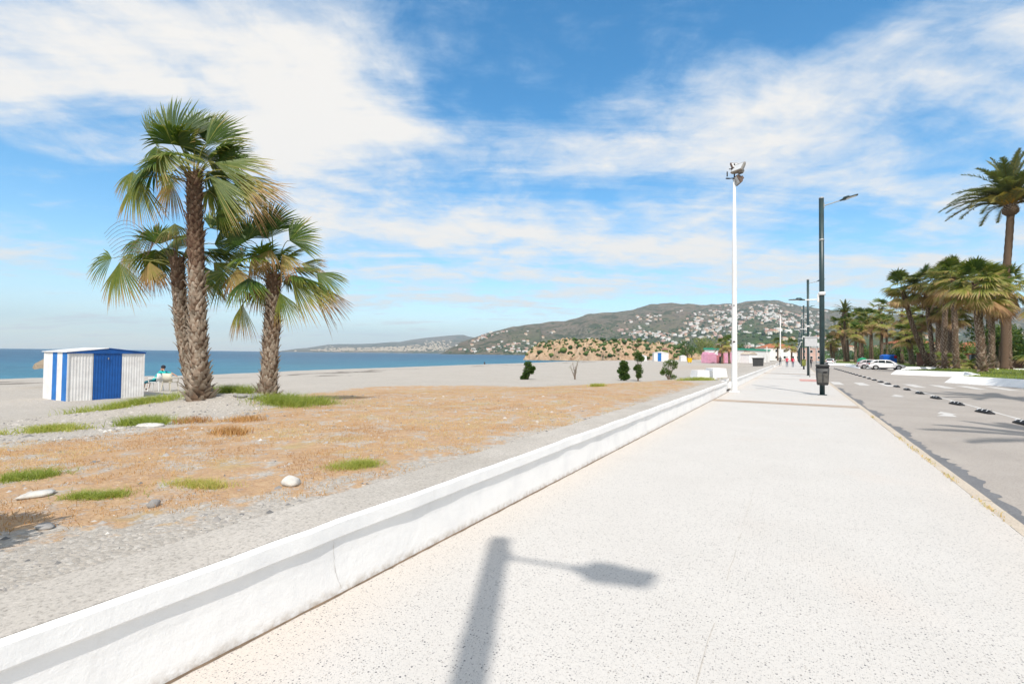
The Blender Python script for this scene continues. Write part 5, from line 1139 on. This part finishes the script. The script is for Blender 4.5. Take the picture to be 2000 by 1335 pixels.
# ================================================================== buildings
def bwin(root, wall, x, z, w, h, y):
    f = MB(); f.box((x, y, z), (w+.16, .06, h+.16)); o = f.build('window', M['hut_white'], root); g = MB(); g.box((x, y-.035, z), (w, .03, h)); g.build('pane', M['glass_dark'], o)
wb = empty('beach_building', (-15.2, 152, -.25), math.atan2(36, 8.8), 'long single storey white building with a green roof edge behind the floodlight mast', 'building')
MB().box((16, 4, 1.9), (34, 8, 3.9)).build('wall', M['plaster'], wb); MB().box((16, 4, 4.05), (34.5, 8.5, .5)).build('roof_edge', M['green_trim'], wb)
MB().box((9.8, -.05, 1.3), (1.6, .1, 2.5)).build('door', M['door_grey'], wb); MB().box((9.6, -.5, 3.0), (2.2, 1.0, .9)).build('awning_box', M['brown_wall'], wb)
for x_ in (): bwin(wb, 'wall', x_, 2.2, 1.4, 1.0, -.04)
MB().tube([(25, -1.5, 0), (25, -1.5, 5.2)], .09, 8).build('flag_pole', M['pole_white'], wb, True)
shd = empty('garden_shed', (-10.9, 148, -.2), math.atan2(5.0, 2.75), 'small white shed with a shallow pitched roof before the long white building', 'shed')
b = MB(); b.prism([(0, 0), (3.6, 0), (3.6, 2.6), (0, 2.6)], 0, 2.55); b.build('wall', M['plaster'], shd)
b = MB(); b.add([(-.2, -.2, 2.5), (3.8, -.2, 2.5), (1.8, -.2, 3.15), (-.2, 2.8, 2.5), (3.8, 2.8, 2.5), (1.8, 2.8, 3.15)], [(0, 1, 2), (5, 4, 3), (0, 2, 5, 3), (2, 1, 4, 5), (0, 3, 4, 1)]); b.build('roof', M['kerb'], shd)
# pink castle-like stall
pk = empty('pink_stall', (-20.6, 141, -.25), math.atan2(9, 5.2), 'pink and rose painted beach stall behind the two short palms', 'stall')
MB().box((1.8, 1, 1.2), (3.8, 2, 2.4)).build('wall', M['pink_paint'], pk)
b = MB(); b.box((.5, 1, 2.7), (.9, 2, .7), taper=.7); b.box((2.9, 1, 2.6), (.9, 2, .5), taper=.7); b.build('turret', M['pink_paint'], pk)
MB().box((5.4, 1, 1.1), (3.2, 2, 2.2)).build('annexe', M['rose_paint'], pk); MB().box((8.8, 1.2, 1.5), (3.4, 2, 3.0)).build('annexe', M['pink_paint'], pk); MB().box((5.4, -.03, .9), (1.1, .08, 1.8)).build('door', M['dark_cloth'], pk)
# yellow slide-like bin
yb = empty('litter_bin', (-26, 144.8, float(gz(-26, 144.8))), .4, 'bright yellow bin standing alone far down the beach', 'litter bin'); MB().box((0, 0, .75), (1.0, .9, 1.1), taper=1.25).build('container', M['yellow_plastic'], yb); MB().box((0, 0, 1.36), (1.35, 1.2, .12)).build('lid', M['yellow_plastic'], yb)
for sx in (-.3, .3): MB().box((sx, 0, .1), (.1, .5, .24)).build('leg', M['black'], yb)
# far huts
def small_hut(x, y, w, cols, label, rz=.5, h=2.1):
    r_ = empty('beach_hut', (x, y, float(gz(x, y))), rz, label, 'beach hut'); n = len(cols)
    for i, cm in enumerate(cols): MB().box((-w/2+w*(i+.5)/n, 0, h/2), (w/n-.01, 1.8, h)).build('wall_panel', M[cm], r_)
    b = MB(); b.add([(-w/2-.1, -1, h), (w/2+.1, -1, h), (0, -1, h+.45), (-w/2-.1, 1, h), (w/2+.1, 1, h), (0, 1, h+.45)], [(0, 1, 2), (5, 4, 3), (0, 2, 5, 3), (2, 1, 4, 5)]); b.build('roof', M['hut_white'], r_)
small_hut(-41.5, 176, 5.2, ['hut_white', 'sea_blue', 'hut_white', 'hut_white'], 'distant white hut with a blue door behind the right shrubs', .55, 3.0)
small_hut(-50, 182, 3.6, ['hut_white', 'sea_blue', 'hut_white'], 'small distant blue and white hut left of the larger one', .5, 1.9)
small_hut(-36.5, 190, 2.2, ['hut_white'], 'tiny plain white hut right of the distant blue doored one', .5, 1.8)
tw = empty('lifeguard_tower', (-44.5, 196, -.6), .4, 'wooden lifeguard tower with a dark roof in front of the headland', 'lifeguard tower')
for sx in (-.8, .8):
    for sy in (-.8, .8): MB().tube([(sx*1.2, sy*1.2, 0), (sx, sy, 3.4)], .10, 6).build('leg', M['wood'], tw)
MB().box((0, 0, 3.9), (2.0, 2.0, 1.2)).build('cabin', M['olive_plastic'], tw); MB().box((0, 0, 4.9), (2.7, 2.7, .7), taper=.4).build('roof', M['brown_wall'], tw)
# white ramped blocks behind the wall
for (pl4, lb, h_) in (([(-4.30, 25.9), (-3.42, 26.75), (-3.95, 27.6), (-4.85, 26.7)], 'nearer low white sloped concrete block behind the wall', .44), ([(-3.95, 28.7), (-3.25, 29.9), (-3.9, 31.1), (-4.6, 29.9)], 'farther low white sloped concrete block behind the wall', .50)):
    r_ = tag(MB().build('concrete_block', M['plaster']), lb, 'concrete block'); b = MB(); n = 4; cx_ = sum(p[0] for p in pl4)/4; cy_ = sum(p[1] for p in pl4)/4; z0 = float(gz(cx_, cy_))
    b.add([(x, y, z0-.3) for x, y in pl4]+[(cx_+(x-cx_)*.8, cy_+(y-cy_)*.8, z0+h_) for x, y in pl4], [(0, 1, 5, 4), (1, 2, 6, 5), (2, 3, 7, 6), (3, 0, 4, 7), (4, 5, 6, 7)]); r_.data = b.mesh('concrete_block', M['plaster'])
# tub behind wall, black post
tb = empty('rubber_tub', (-4.05, 68.8, float(gz(-4.05, 68.8))), 0, 'dark grey crate shaped bin behind the far stretch of wall', 'bin'); MB().box((0, 0, .5), (1.15, .8, 1.0), taper=1.1).build('container', M['bin'], tb, bevel=.03); MB().box((0, 0, 1.03), (1.4, 1.0, .08)).build('lid', M['black'], tb)
for (x_, y_, h_, lb) in ((-4.35, 27.7, .85, 'thin leaning dark stake between the white concrete blocks'),):
    b = MB(); b.tube([(x_, y_, -.1), (x_+.02, y_, h_)], .02, 6); b.box((x_+.25, y_, h_-.25), (.5, .05, .06), .3); tag(b.build('stake', M['wood']), lb, 'stake')
# containers
ig = empty('recycling_container', (12.0, 122.6, -.12), 0, 'green dome shaped bottle container beside the parked cars', 'recycling container'); b = MB(); prof = [(0, .72), (.15, .80), (.8, .98), (1.1, .98), (1.45, .80), (1.7, .45), (1.8, .12)]; b.tube([(0, 0, z) for z, _ in prof], [k for _, k in prof], 22); b.build('shell', M['green_plastic'], ig, True)
for an in (-1.9, -1.2): MB().tube([(1.0*math.cos(an)*.88, 1.0*math.sin(an)*.88, 1.25), (1.0*math.cos(an)*.96, 1.0*math.sin(an)*.96, 1.28)], .14, 10).build('opening', M['black'], ig)
MB().box((0, 0, 1.85), (.3, .08, .14)).build('lifting_hook', M['grey_metal'], ig)
bc_ = empty('recycling_container', (15.6, 118, -.12), .3, 'blue container peeking over the roof of the white hatchback', 'recycling container'); MB().box((0, 0, 1.15), (2.3, 1.5, 2.3)).build('shell', M['blue_plastic'], bc_, bevel=.12); MB().box((0, 0, 2.36), (2.0, 1.2, .16), taper=.8).build('lid', M['blue_plastic'], bc_, bevel=.04); MB().box((.9, -.78, 2.0), (.5, .06, .5)).build('label_panel', M['red_lamp'], bc_)
# wall, gate and houses behind the palms
rw = empty('boundary_wall', (20, 101, -.03), .10, 'brown rendered wall with a slate door behind the palm trunks', 'wall'); MB().box((10, 0, 1.2), (26, .3, 2.4)).build('wall_face', M['brown_wall'], rw); MB().box((4.2, -.2, 1.15), (1.5, .1, 2.3)).build('door', M['door_grey'], rw); MB().box((10, 0, 2.46), (26.2, .5, .12)).build('coping', M['terracotta'], rw)
def house(P0, w, d, h, rz, wall, roofm, label, name='house', hip=True, nwin=3, group=None):
    r_ = empty(name, P0, rz, label, 'house', group); MB().box((0, 0, h/2), (w, d, h)).build('wall', M[wall], r_)
    if roofm:
        b = MB(); e = .4; rh = min(w, d)*.22; rl = max(0, (w-d)/2) if w > d else 0; b.add([(-w/2-e, -d/2-e, h), (w/2+e, -d/2-e, h), (w/2+e, d/2+e, h), (-w/2-e, d/2+e, h), (-rl, 0, h+rh), (rl+.01, 0, h+rh)], [(0, 1, 5, 4), (1, 2, 5), (2, 3, 4, 5), (3, 0, 4), (3, 2, 1, 0)]); b.build('roof', M[roofm], r_)
    else: MB().box((0, 0, h+.15), (w+.3, d+.3, .3)).build('parapet', M[wall], r_)
    for st_ in range(max(1, int(h/3))):
        for k in range(nwin):
            x_ = -w/2+w*(k+.5)/nwin; f = MB(); f.box((x_, -d/2-.03, 1.6+st_*3), (1.25, .08, 1.35)); o = f.build('window', M['hut_white'], r_); g = MB(); g.box((x_, -d/2-.08, 1.6+st_*3), (1.0, .05, 1.1)); g.build('pane', M['glass_dark'], o)
    return r_
house((31, 133, 0), 6, 7, 3.9, .4, 'orange_wall', 'terracotta', 'orange walled house glimpsed between the palm trunks')
house((38, 128, 0), 6, 7, 3.9, .4, 'orange_wall', 'terracotta', 'second orange house seen right of the curved palm')
house((27, 170, 0), 9, 8, 5.6, .4, 'house_cream', 'terracotta', 'cream house with a terracotta roof behind the white hatchback')
house((46, 152, 0), 15, 9, 7.2, .5, 'house_white', None, 'white flat roofed house at the right edge behind the palms', nwin=5)
house((57, 150, 0), 9, 9, 9.4, .5, 'house_white', None, 'taller white flat roofed house at the far right', nwin=3)
house((-8, 262, -.1), 15, 9, 6, .5, 'house_white', 'terracotta', 'white house with terracotta roof beyond the walkers', nwin=4)
house((4, 282, -.1), 13, 9, 6, .3, 'house_pink', None, 'pinkish flat house at the far end of the promenade', nwin=4)
# ---- hillside town
HM = []
for wm, rm in (('house_white', None), ('house_white', 'terracotta'), ('house_cream', 'terracotta'), ('house_white', None), ('house_pink', None)):
    for (w, d, h) in ((10, 8, 5.5), (14, 9, 7)):
        b = MB(); b.box((0, 0, h/2-1.5), (w, d, h+3), m=0)
        b.box((w*.32, -d*.3, h*.35-1.5), (w*.6, d*.7, h*.7+3), m=0)
        if rm:
            e = .3; rh = d*.25; b.add([(-w/2-e, -d/2-e, h), (w/2+e, -d/2-e, h), (w/2+e, d/2+e, h), (-w/2-e, d/2+e, h), (-w*.2, 0, h+rh), (w*.2, 0, h+rh)], [(0, 1, 5, 4), (1, 2, 5), (2, 3, 4, 5), (3, 0, 4)], m=1)
        for k in range(3): b.box((-w/2+w*(k+.5)/3, -d/2-.02, h*.55), (1.5, .2, 1.5), m=2)
        HM.append((b, b.mesh('house', [M[wm], M[rm or wm], M['glass_dark']])))
def spot(pxx, q):
    """bearing mark and fraction of slope 0..1 -> world point on hill"""
    t = (pxx-1000)/944.; Zd = float(hz0(t)+(hz1(t)-hz0(t))*q); return Zd, t
CL = [ # mark, spread, slope mean, spread, count, label
 (1300, 45, .58, .06, 40, 'white house in the hillside village left of the mast'),
 (1490, 62, .72, .10, 90, 'white house high in the hillside town right of the mast'),
 (1390, 70, .42, .10, 80, 'white house in the lower middle of the hillside town'),
 (1545, 45, .30, .12, 40, 'pale house low above the end of the promenade'),
 (1160, 50, .30, .08, 26, 'white house on the slope above the rocky headland'),
 (1010, 70, .22, .14, 24, 'white villa on the cape slope above the sea')]
HW_ = ['small flat roofed white house', 'large flat roofed white house', 'small white house with a terracotta roof', 'large white house with a terracotta roof', 'small cream house with a terracotta roof', 'large cream house with a terracotta roof', 'small boxy white house', 'large boxy white house', 'small pinkish house', 'large pinkish house']
rg_ = np.random.default_rng(42); rrh = random.Random(6); allh = []
for (mx0, sx, qm, sq, cnt, lb) in CL:
    for k in range(cnt): allh.append((rg_.normal(mx0, sx), abs(rg_.normal(qm, sq)), lb, True))
for (mx0, sx, qm, sq, cnt) in ((1310, 65, .62, .09, 330), (1490, 70, .72, .11, 900), (1400, 95, .46, .13, 700), (1560, 60, .3, .14, 200), (1170, 60, .30, .12, 90), (1000, 75, .25, .2, 70), (960, 22, .62, .06, 30), (1750, 120, .35, .15, 160)):
    for k in range(cnt): allh.append((rg_.normal(mx0, sx), abs(rg_.normal(qm, sq)), None, False))
SV = [[], [], []]; SF = [[], [], []]
stv = []; stf = []; stm = []; nv = 0
MATS = [M['house_white'], M['house_cream'], M['house_pink'], M['terracotta'], M['glass_dark']]
def blocky(pxx, q): return float(fbm(np.array(pxx/26.), np.array(q*13.), 2, 71))
allh = [h_ for h_ in allh if h_[3] or blocky(h_[0], h_[1]) > .43]
for (pxx, q, lb, ob) in allh:
    q = min(max(q, .03), .97); Zd, t = spot(pxx, q)
    if t < -.13: continue
    z = float(hillz(np.array(Zd), np.array(t))); p = w3(Zd, t, z); rz = rrh.uniform(-.5, .5)+.55; sc_ = rrh.uniform(.75, 1.35)
    k = rrh.randrange(len(HM))
    if ob:
        o = link('hillside_house', HM[k][1], None, tuple(p), (0, 0, rz), (sc_,)*3); tag(o, lb.replace('white house', HW_[k]).replace('pale house', HW_[k]).replace('white villa', HW_[k].replace('house', 'villa')), 'house', 'houses of the hillside town')
    else:
        b0 = HM[k][0]; cz, sz = math.cos(rz)*sc_, math.sin(rz)*sc_; v = np.array(b0.v); vv = np.stack([v[:, 0]*cz-v[:, 1]*sz, v[:, 0]*sz+v[:, 1]*cz, v[:, 2]*sc_], -1)+p
        stv.append(vv); stf += [tuple(i+nv for i in f) for f in b0.f]; wmi = (0, 0, 1, 0, 2)[k//2]; stm += [(wmi if m == 0 else (3 if m == 1 else 4)) for m in b0.m]; nv += len(v)
tag(link('hillside_houses', npmesh('hillside_houses', np.concatenate(stv), stf, None, mats=MATS, midx=stm)), 'hundreds of tiny pale houses spread over the hills', 'houses', kind='stuff')
c = []; r = []
for (pxx, q, lb, ob) in allh:
    for k in range(3 if q < .6 else 2):
        q2 = min(max(q+rrh.gauss(0, .035), .02), .96); Zd, t = spot(pxx+rrh.gauss(0, 12), q2)
        if t < -.13: continue
        c.append(w3(Zd, t, float(hillz(np.array(Zd), np.array(t)))+1)); r.append(rrh.uniform(3, 7))
tag(link('hillside_trees', blobs('hillside_trees', c, r, M['leaf'], 8, .8, .3, (0, .5))), 'dark trees between the hillside houses', 'trees', kind='stuff')
# far town across the bay
b = MB(); rf = random.Random(12)
for k in range(520):
    pxx = rf.choice([rf.gauss(690, 40), rf.gauss(770, 30), rf.gauss(850, 18), rf.uniform(620, 870)]); t = (pxx-1000)/944.; Zd = 5300+abs(rf.gauss(0, 500))*(1 if pxx < 830 else 1.6)
    z = float(farz(np.array(Zd), np.array(t))); p = w3(Zd, t, z); b.box((p[0], p[1], p[2]+4), (rf.uniform(10, 30), rf.uniform(12, 20), rf.uniform(6, 16)), .55+rf.uniform(-.3, .3))
tag(b.build('far_town', M['house_cream']), 'white town on the low cliffs across the bay', 'town', kind='stuff')

# ================================================================== cars
def car(P0, rz, paint, label, L=4.4, H=1.5, Wd=1.78):
    root = empty('parked_car', P0, rz, label, 'car'); hw = Wd/2
    st = [(-2.2, .50, .62, .72, .80), (-2.12, .34, .92, .90, .86), (-1.95, .26, .98, 1.06, .90), (-1.5, .24, 1.0, 1.0, .96), (-.9, .22, .99, .99, 1.), (0, .22, .96, .96, 1.), (.8, .22, .93, .93, 1.), (1.1, .22, .90, .90, .99), (1.5, .24, .84, .84, .96), (1.95, .28, .74, .74, .88), (2.15, .36, .62, .62, .74), (2.2, .45, .55, .55, .62)]
    secs = []; k = L/4.4
    for (x, zb, zt, _, w) in st: secs.append([(x*k, -hw*w*.94, zb), (x*k, -hw*w, zb+.16), (x*k, -hw*w, zt-.14), (x*k, -hw*w*.93, zt), (x*k, hw*w*.93, zt), (x*k, hw*w, zt-.14), (x*k, hw*w, zb+.16), (x*k, hw*w*.94, zb)])
    b = MB(); b.loft(secs); b.build('body', M[paint], root, True)
    gh = [(-2.02, .96, .97), (-1.75, 1.22, .86), (-1.35, 1.40, .80), (-.7, 1.49, .78), (0, 1.50, .78), (.45, 1.42, .79), (.95, 1.12, .86), (1.28, .90, .92)]; secs = []
    for (x, zt, w) in gh: secs.append([(x*k, -hw*.93, .90), (x*k, -hw*w, zt-.06 if zt > 1 else zt), (x*k, -hw*w*.86, zt), (x*k, hw*w*.86, zt), (x*k, hw*w, zt-.06 if zt > 1 else zt), (x*k, hw*.93, .90)])
    b = MB(); b.loft(secs); b.build('cabin', M[paint], root, True)
    for sg in (-1, 1):
        def side(pts, name='side_window'):
            V = []
            for (x, z) in pts:
                zt = np.interp(x, [g[0] for g in gh], [g[1] for g in gh]); w = np.interp(x, [g[0] for g in gh], [g[2] for g in gh]); f = (z-.90)/max(.05, zt-.06-.90); V.append((x*k, sg*(hw*(.93+(w-.93)*f)+.012), z))
            q = MB(); q.add(V, [tuple(range(len(V)))]); q.build(name, M['glass_dark'], root)
        side([(-.20, 1.0), (-.20, 1.40), (-.95, 1.38), (-1.02, 1.02)]); side([(.85, .99), (.42, 1.30), (-.12, 1.40), (-.12, 1.0)]); side([(-1.08, 1.04), (-1.02, 1.36), (-1.4, 1.27), (-1.62, 1.08)])
        MB().box((.80*k, sg*(hw+.08), 1.02), (.16, .18, .12)).build('wing_mirror', M[paint], root, bevel=.02)
        for x in (-1.32, 1.34):
            w = MB(); w.tube([(x*k, sg*(hw-.20), .32), (x*k, sg*(hw+.005), .32)], .325, 24); o = w.build('wheel', M['black'], root, True)
            g = MB(); g.tube([(x*k, sg*(hw+.003), .32), (x*k, sg*(hw+.012), .32)], .205, 20)
            for a_ in range(5):
                an = a_*1.2566; g.box((x*k+.1*math.cos(an), sg*(hw+.016), .32+.1*math.sin(an)), (.05, .012, .05))
            g.build('rim', M['rim'], o)
            ar = MB(); V = []
            for a_ in range(15):
                an = math.pi*a_/14; V += [(x*k+.33*math.cos(an), sg*(hw*.995+.006), .32+.33*math.sin(an)), (x*k+.385*math.cos(an), sg*(hw*.995+.006), .32+.385*math.sin(an))]
            ar.add(V, [(2*i, 2*i+1, 2*i+3, 2*i+2) for i in range(14)]); ar.build('wheel_arch', M['black'], root)
        MB().box((-2.08*k, sg*hw*.74, .88), (.14, .26, .22)).build('tail_light', M['red_lamp'], root, bevel=.02)
        MB().box((2.05*k, sg*hw*.66, .62), (.18, .34, .14)).build('headlight', M['lamp_lens'], root, bevel=.02)
    q = MB(); q.add([(.50*k, -hw*.66, 1.405), (.50*k, hw*.66, 1.405), (1.25*k, hw*.80, .935), (1.25*k, -hw*.80, .935)], [(0, 1, 2, 3)]); q.build('windscreen', M['glass_dark'], root, loc=(0, 0, .02))
    q = MB(); q.add([(-1.45*k, -hw*.64, 1.385), (-1.45*k, hw*.64, 1.385), (-2.03*k, hw*.76, 1.0), (-2.03*k, -hw*.76, 1.0)], [(3, 2, 1, 0)]); q.build('rear_window', M['glass_dark'], root, loc=(-.03, 0, .02))
    MB().box((0, 0, .28), (2.1*k, Wd*.99, .12)).build('sill', M['black'], root); MB().box((-2.17*k, 0, .42), (.10, Wd*.8, .16)).build('rear_bumper', M['black'], root); MB().box((-2.22*k, 0, .66), (.02, .5, .11)).build('number_plate', M['hut_white'], root)
    return root
car((11.6, 90.0, -.12), R_(4), 'car_white', 'white hatchback parked nose in beside the second planter', 4.5)
car((10.6, 94.6, -.12), R_(3), 'car_pink', 'pinkish silver car parked just behind the white hatchback', 4.2)
car((7.3, 137, -.12), R_(80), 'car_white', 'distant white car with dark windows seen past the nearest lamp pole', 4.3)

# ================================================================== stones, tufts, pebbles
def stone(x, y, sx, sy, sz, mat, label, seed, flat=0, dz=0.):
    rg_ = np.random.default_rng(seed); V = IV2*(1+(rg_.random((len(IV2), 1))-.5)*.20); d = rg_.normal(size=(9, 3)); d /= np.linalg.norm(d, axis=1)[:, None]
    for q in d: h = V@q; V = V-np.clip(h-.72, 0, None)[:, None]*q*.95
    V = V*np.array([sx, sy, sz]); o = link('stone', npmesh('stone', V, IF2, M[mat], False), None, (x, y, float(gz(x, y))+sz*.45+dz), (0, 0, rg_.random()*3)); return tag(o, label, 'stone')
stone(-3.80, 2.70, .105, .085, .06, 'stone_white', 'angular white stone resting by the wall coping', 1)
stone(-5.25, 1.45, .14, .09, .035, 'stone_white', 'flat pale stone lying in the brown turf at the left edge', 2)
stone(-4.15, 1.80, .05, .04, .045, 'stone_grey', 'small upright grey stone by the green weeds', 3)
stone(-4.25, 1.22, .085, .05, .02, 'stone_grey', 'flat grey stone on the gravel at lower left', 4)
stone(-10.0, 4.25, .26, .15, .05, 'stone_white', 'pale slab beside the green tuft left of the palms', 5)
for i, (a_, b_, s_) in enumerate(((-12.15, 7.55, .22), (-12.0, 7.35, .17), (-12.35, 7.25, .2), (-11.85, 7.7, .14))):
    stone(a_, b_, s_, s_*.75, s_*.35, 'stone_grey', ('largest grey stone heaped at the foot of the shorter palm', 'second grey stone heaped at the foot of the shorter palm, nearest the viewer', 'left grey stone of the heap below the shorter palm', 'right grey stone of the heap below the shorter palm')[i], 10+i)
def tuft(x, y, rx, ry, n, h, label, seed, age=(0, .6), w=.008, rz=0.):
    rg_ = np.random.default_rng(seed); nc = 16; cu = np.clip(rg_.normal(size=(nc, 2)), -1.9, 1.9)*.40; cs = rg_.uniform(.05, .22, nc); ci = rg_.choice(nc, n, p=cs**1.5/np.sum(cs**1.5)); u = cu[ci]+np.clip(rg_.normal(size=(n, 2)), -2, 2)*cs[ci][:, None]*np.where(rg_.random(n) < .25, 2.3, 1.)[:, None]; c, s = math.cos(rz), math.sin(rz); lx = u[:, 0]*rx; ly = u[:, 1]*ry; px_ = x+c*lx-s*ly; py_ = y+s*lx+c*ly
    z = gz(px_, py_)-.01; fal = np.exp(-(u**2).sum(1)*1.6); P_ = np.stack([px_-x, py_-y, z-float(gz(x, y))], -1)
    me_ = blades(P_, h*.72, w*.7, rg_, M['grass'], age, 2.4, .75); o = link('grass_tuft', me_, None, (x, y, float(gz(x, y)))); return tag(o, label, 'grass tuft')
tuft(-11.5, 3.3, .7, .45, 1700, .13, 'yellow green grass tuft at the far left edge of the turf', 1, (.3, .9), .014, YAW)
tuft(-15.0, 6.0, 1.5, .6, 3600, .19, 'long strip of green grass between the hut and the palm trunks', 2, (.0, .7), .014, YAW)
tuft(-10.7, 4.45, .55, .35, 2000, .17, 'green grass tuft in front of the tall palms', 3, (.0, .55), .013, YAW)
tuft(-13.6, 7.9, .9, .5, 2600, .26, 'green grass growing between the two palm bases', 4, (.0, .5), .014, YAW)
tuft(-10.9, 7.9, 1.2, .8, 3600, .22, 'green grass clump right of the shorter palm', 5, (.0, .6), .014, YAW)
tuft(-3.85, 3.45, .28, .20, 2000, .07, 'bright yellow green weed cushion by the wall coping', 6, (.3, .75), .006, YAW)
tuft(-4.75, 1.75, .30, .16, 1500, .06, 'low green weeds in the gravel at lower left', 7, (.1, .7), .006, YAW)
tuft(-6.1, 1.60, .28, .22, 1500, .08, 'dark green weed patch at the left edge', 8, (.0, .5), .007, YAW)
tuft(-4.40, 2.30, .35, .16, 1400, .06, 'olive brown weed patch between stone and gravel', 9, (.4, 1.), .006, YAW)
tuft(-7.0, 19.0, .5, .3, 700, .14, 'small yellow green tuft far across the brown turf', 10, (.4, .9), .02, YAW)
tuft(-4.2, 25.2, .9, .6, 1600, .16, 'green tuft by the wall near the white concrete blocks', 11, (.2, .8), .02, YAW)
def rust(x, y, r, label, seed):
    rg_ = np.random.default_rng(seed); n = 420; u = np.clip(rg_.normal(size=(n, 2)), -1.8, 1.8)*.4*r; P_ = np.stack([u[:, 0]*1.5, u[:, 1], gz(x+u[:, 0]*1.5, y+u[:, 1])-float(gz(x, y))], -1); o = link('dry_weed', blades(P_, .09, .009, rg_, M['straw'], (0, .6), 1.4), None, (x, y, float(gz(x, y)))); tag(o, label, 'dry weed')
rust(-9.9, 4.9, .42, 'rusty red dry weed beside the green tuft before the palms', 1); rust(-9.0, 5.4, .4, 'rusty dry weed on the gravel just before the tallest palm', 2); rust(-7.4, 4.2, .3, 'reddish dry weed in the middle of the brown turf', 3)
# dry grass over the turf mat
rg_ = np.random.default_rng(8); N = 620000; fx_ = rg_.uniform(-21.5, -3.2, N); fy_ = rg_.uniform(-1, 26, N)
dst = np.hypot(fx_, fy_); keep = rg_.random(N) < np.clip((9./dst)**1.7, .06, 1); fx_, fy_ = fx_[keep], fy_[keep]
pt = turf(fx_, fy_)+(fbm(fx_*1.9, fy_*1.9, 5, 40)-.5)*4.2+(fbm(fx_*.45, fy_*.45, 3, 41)-.5)*1.6; keep = (pt > .55) & (rg_.random(len(fx_)) < .9) & (turf(fx_, fy_) > .12); fx_, fy_ = fx_[keep], fy_[keep]
far_ = np.hypot(fx_, fy_); P_ = np.stack([fx_, fy_, gz(fx_, fy_)-.005], -1)
gag = np.clip((fbm(fx_*.9, fy_*.9, 4, 90)-.5)*2.4+.5+rg_.normal(0, .18, len(fx_)), 0, 1)
tag(link('dry_grass', blades(P_, .024, .0042, rg_, M['straw'], gag*.8+.2, 1.6, .7)), 'short dry brown grass covering the ground behind the wall', 'dry grass', kind='stuff')
# pebbles
N = 90000; px0 = rg_.uniform(-15.5, -3.15, N); py0 = rg_.uniform(-.5, 13, N); dst = np.hypot(px0, py0); keep = rg_.random(N) < np.clip((4.5/dst)**1.6, .05, 1)
px0, py0 = px0[keep], py0[keep]; keep = (turf(px0, py0) < .55) | (rg_.random(len(px0)) < .15); px0, py0 = px0[keep], py0[keep]; n = len(px0)
OV = np.array([(1, 0, 0), (0, 1, 0), (-1, 0, 0), (0, -1, 0), (0, 0, 1), (.5, .6, .55), (-.6, .4, .5)], float)[:5]; OF = np.array([(0, 1, 4), (1, 2, 4), (2, 3, 4), (3, 0, 4)])
sz = rg_.lognormal(-4.75, .5, n)*np.clip(np.hypot(px0, py0)/5, 1, 2.2); big = rg_.random(n) < .006; sz = np.where(big, rg_.uniform(.018, .045, n), sz); an = rg_.random(n)*6.28; c_, s_ = np.cos(an), np.sin(an)
V = OV[None]*np.stack([sz, sz*rg_.uniform(.5, .9, n), sz*rg_.uniform(.35, .7, n)], -1)[:, None]*(1+rg_.normal(0, .18, (n, 5, 1))); Vx = V[..., 0]*c_[:, None]-V[..., 1]*s_[:, None]; Vy = V[..., 0]*s_[:, None]+V[..., 1]*c_[:, None]
V = np.stack([Vx+px0[:, None], Vy+py0[:, None], V[..., 2]+gz(px0, py0)[:, None]-.002], -1); F = OF[None]+np.arange(n)[:, None, None]*5
tag(link('gravel', npmesh('gravel', V.reshape(-1, 3), F.reshape(-1, 3), M['pebble'], False, dict(age=np.repeat(np.clip(rg_.normal(.45, .25, n), 0, 1), 5)))), 'loose grey gravel behind the wall', 'gravel', kind='stuff')
# weeds in kerb joint
P_ = []; 
for y0 in (12.3, 11.0, 9.9, 8.6, 16.2, 7.1): 
    for k in range(60): P_.append((1.80+rg_.normal(0, .02), y0+rg_.normal(0, .22), -.01))
tag(link('kerb_weeds', blades(np.array(P_), .04, .01, rg_, M['straw'], (.6, 1), 1.2)), 'small dry weeds growing in the kerb joint', 'weeds', kind='stuff')
# ================================================================== air
hb = MB(); hb.box((-2500, 2500, 348), (22000, 22000, 714)); hz_o = hb.build('haze', None or simple('air', (1, 1, 1)), None)
hm = bpy.data.materials.new('sea_haze'); hm.use_nodes = True; t = hm.node_tree; t.nodes.clear(); out = nd(t, 'ShaderNodeOutputMaterial'); pv_ = nd(t, 'ShaderNodeVolumePrincipled'); pv_.inputs['Color'].default_value = (.66, .84, 1.0, 1); pv_.inputs['Density'].default_value =   .000085; pv_.inputs['Anisotropy'].default_value = .0
t.links.new(pv_.outputs[0], out.inputs['Volume']); hz_o.data.materials.clear(); hz_o.data.materials.append(hm); hz_o['kind'] = 'stuff'; hz_o['label'] = 'thin sea haze over the whole bay'
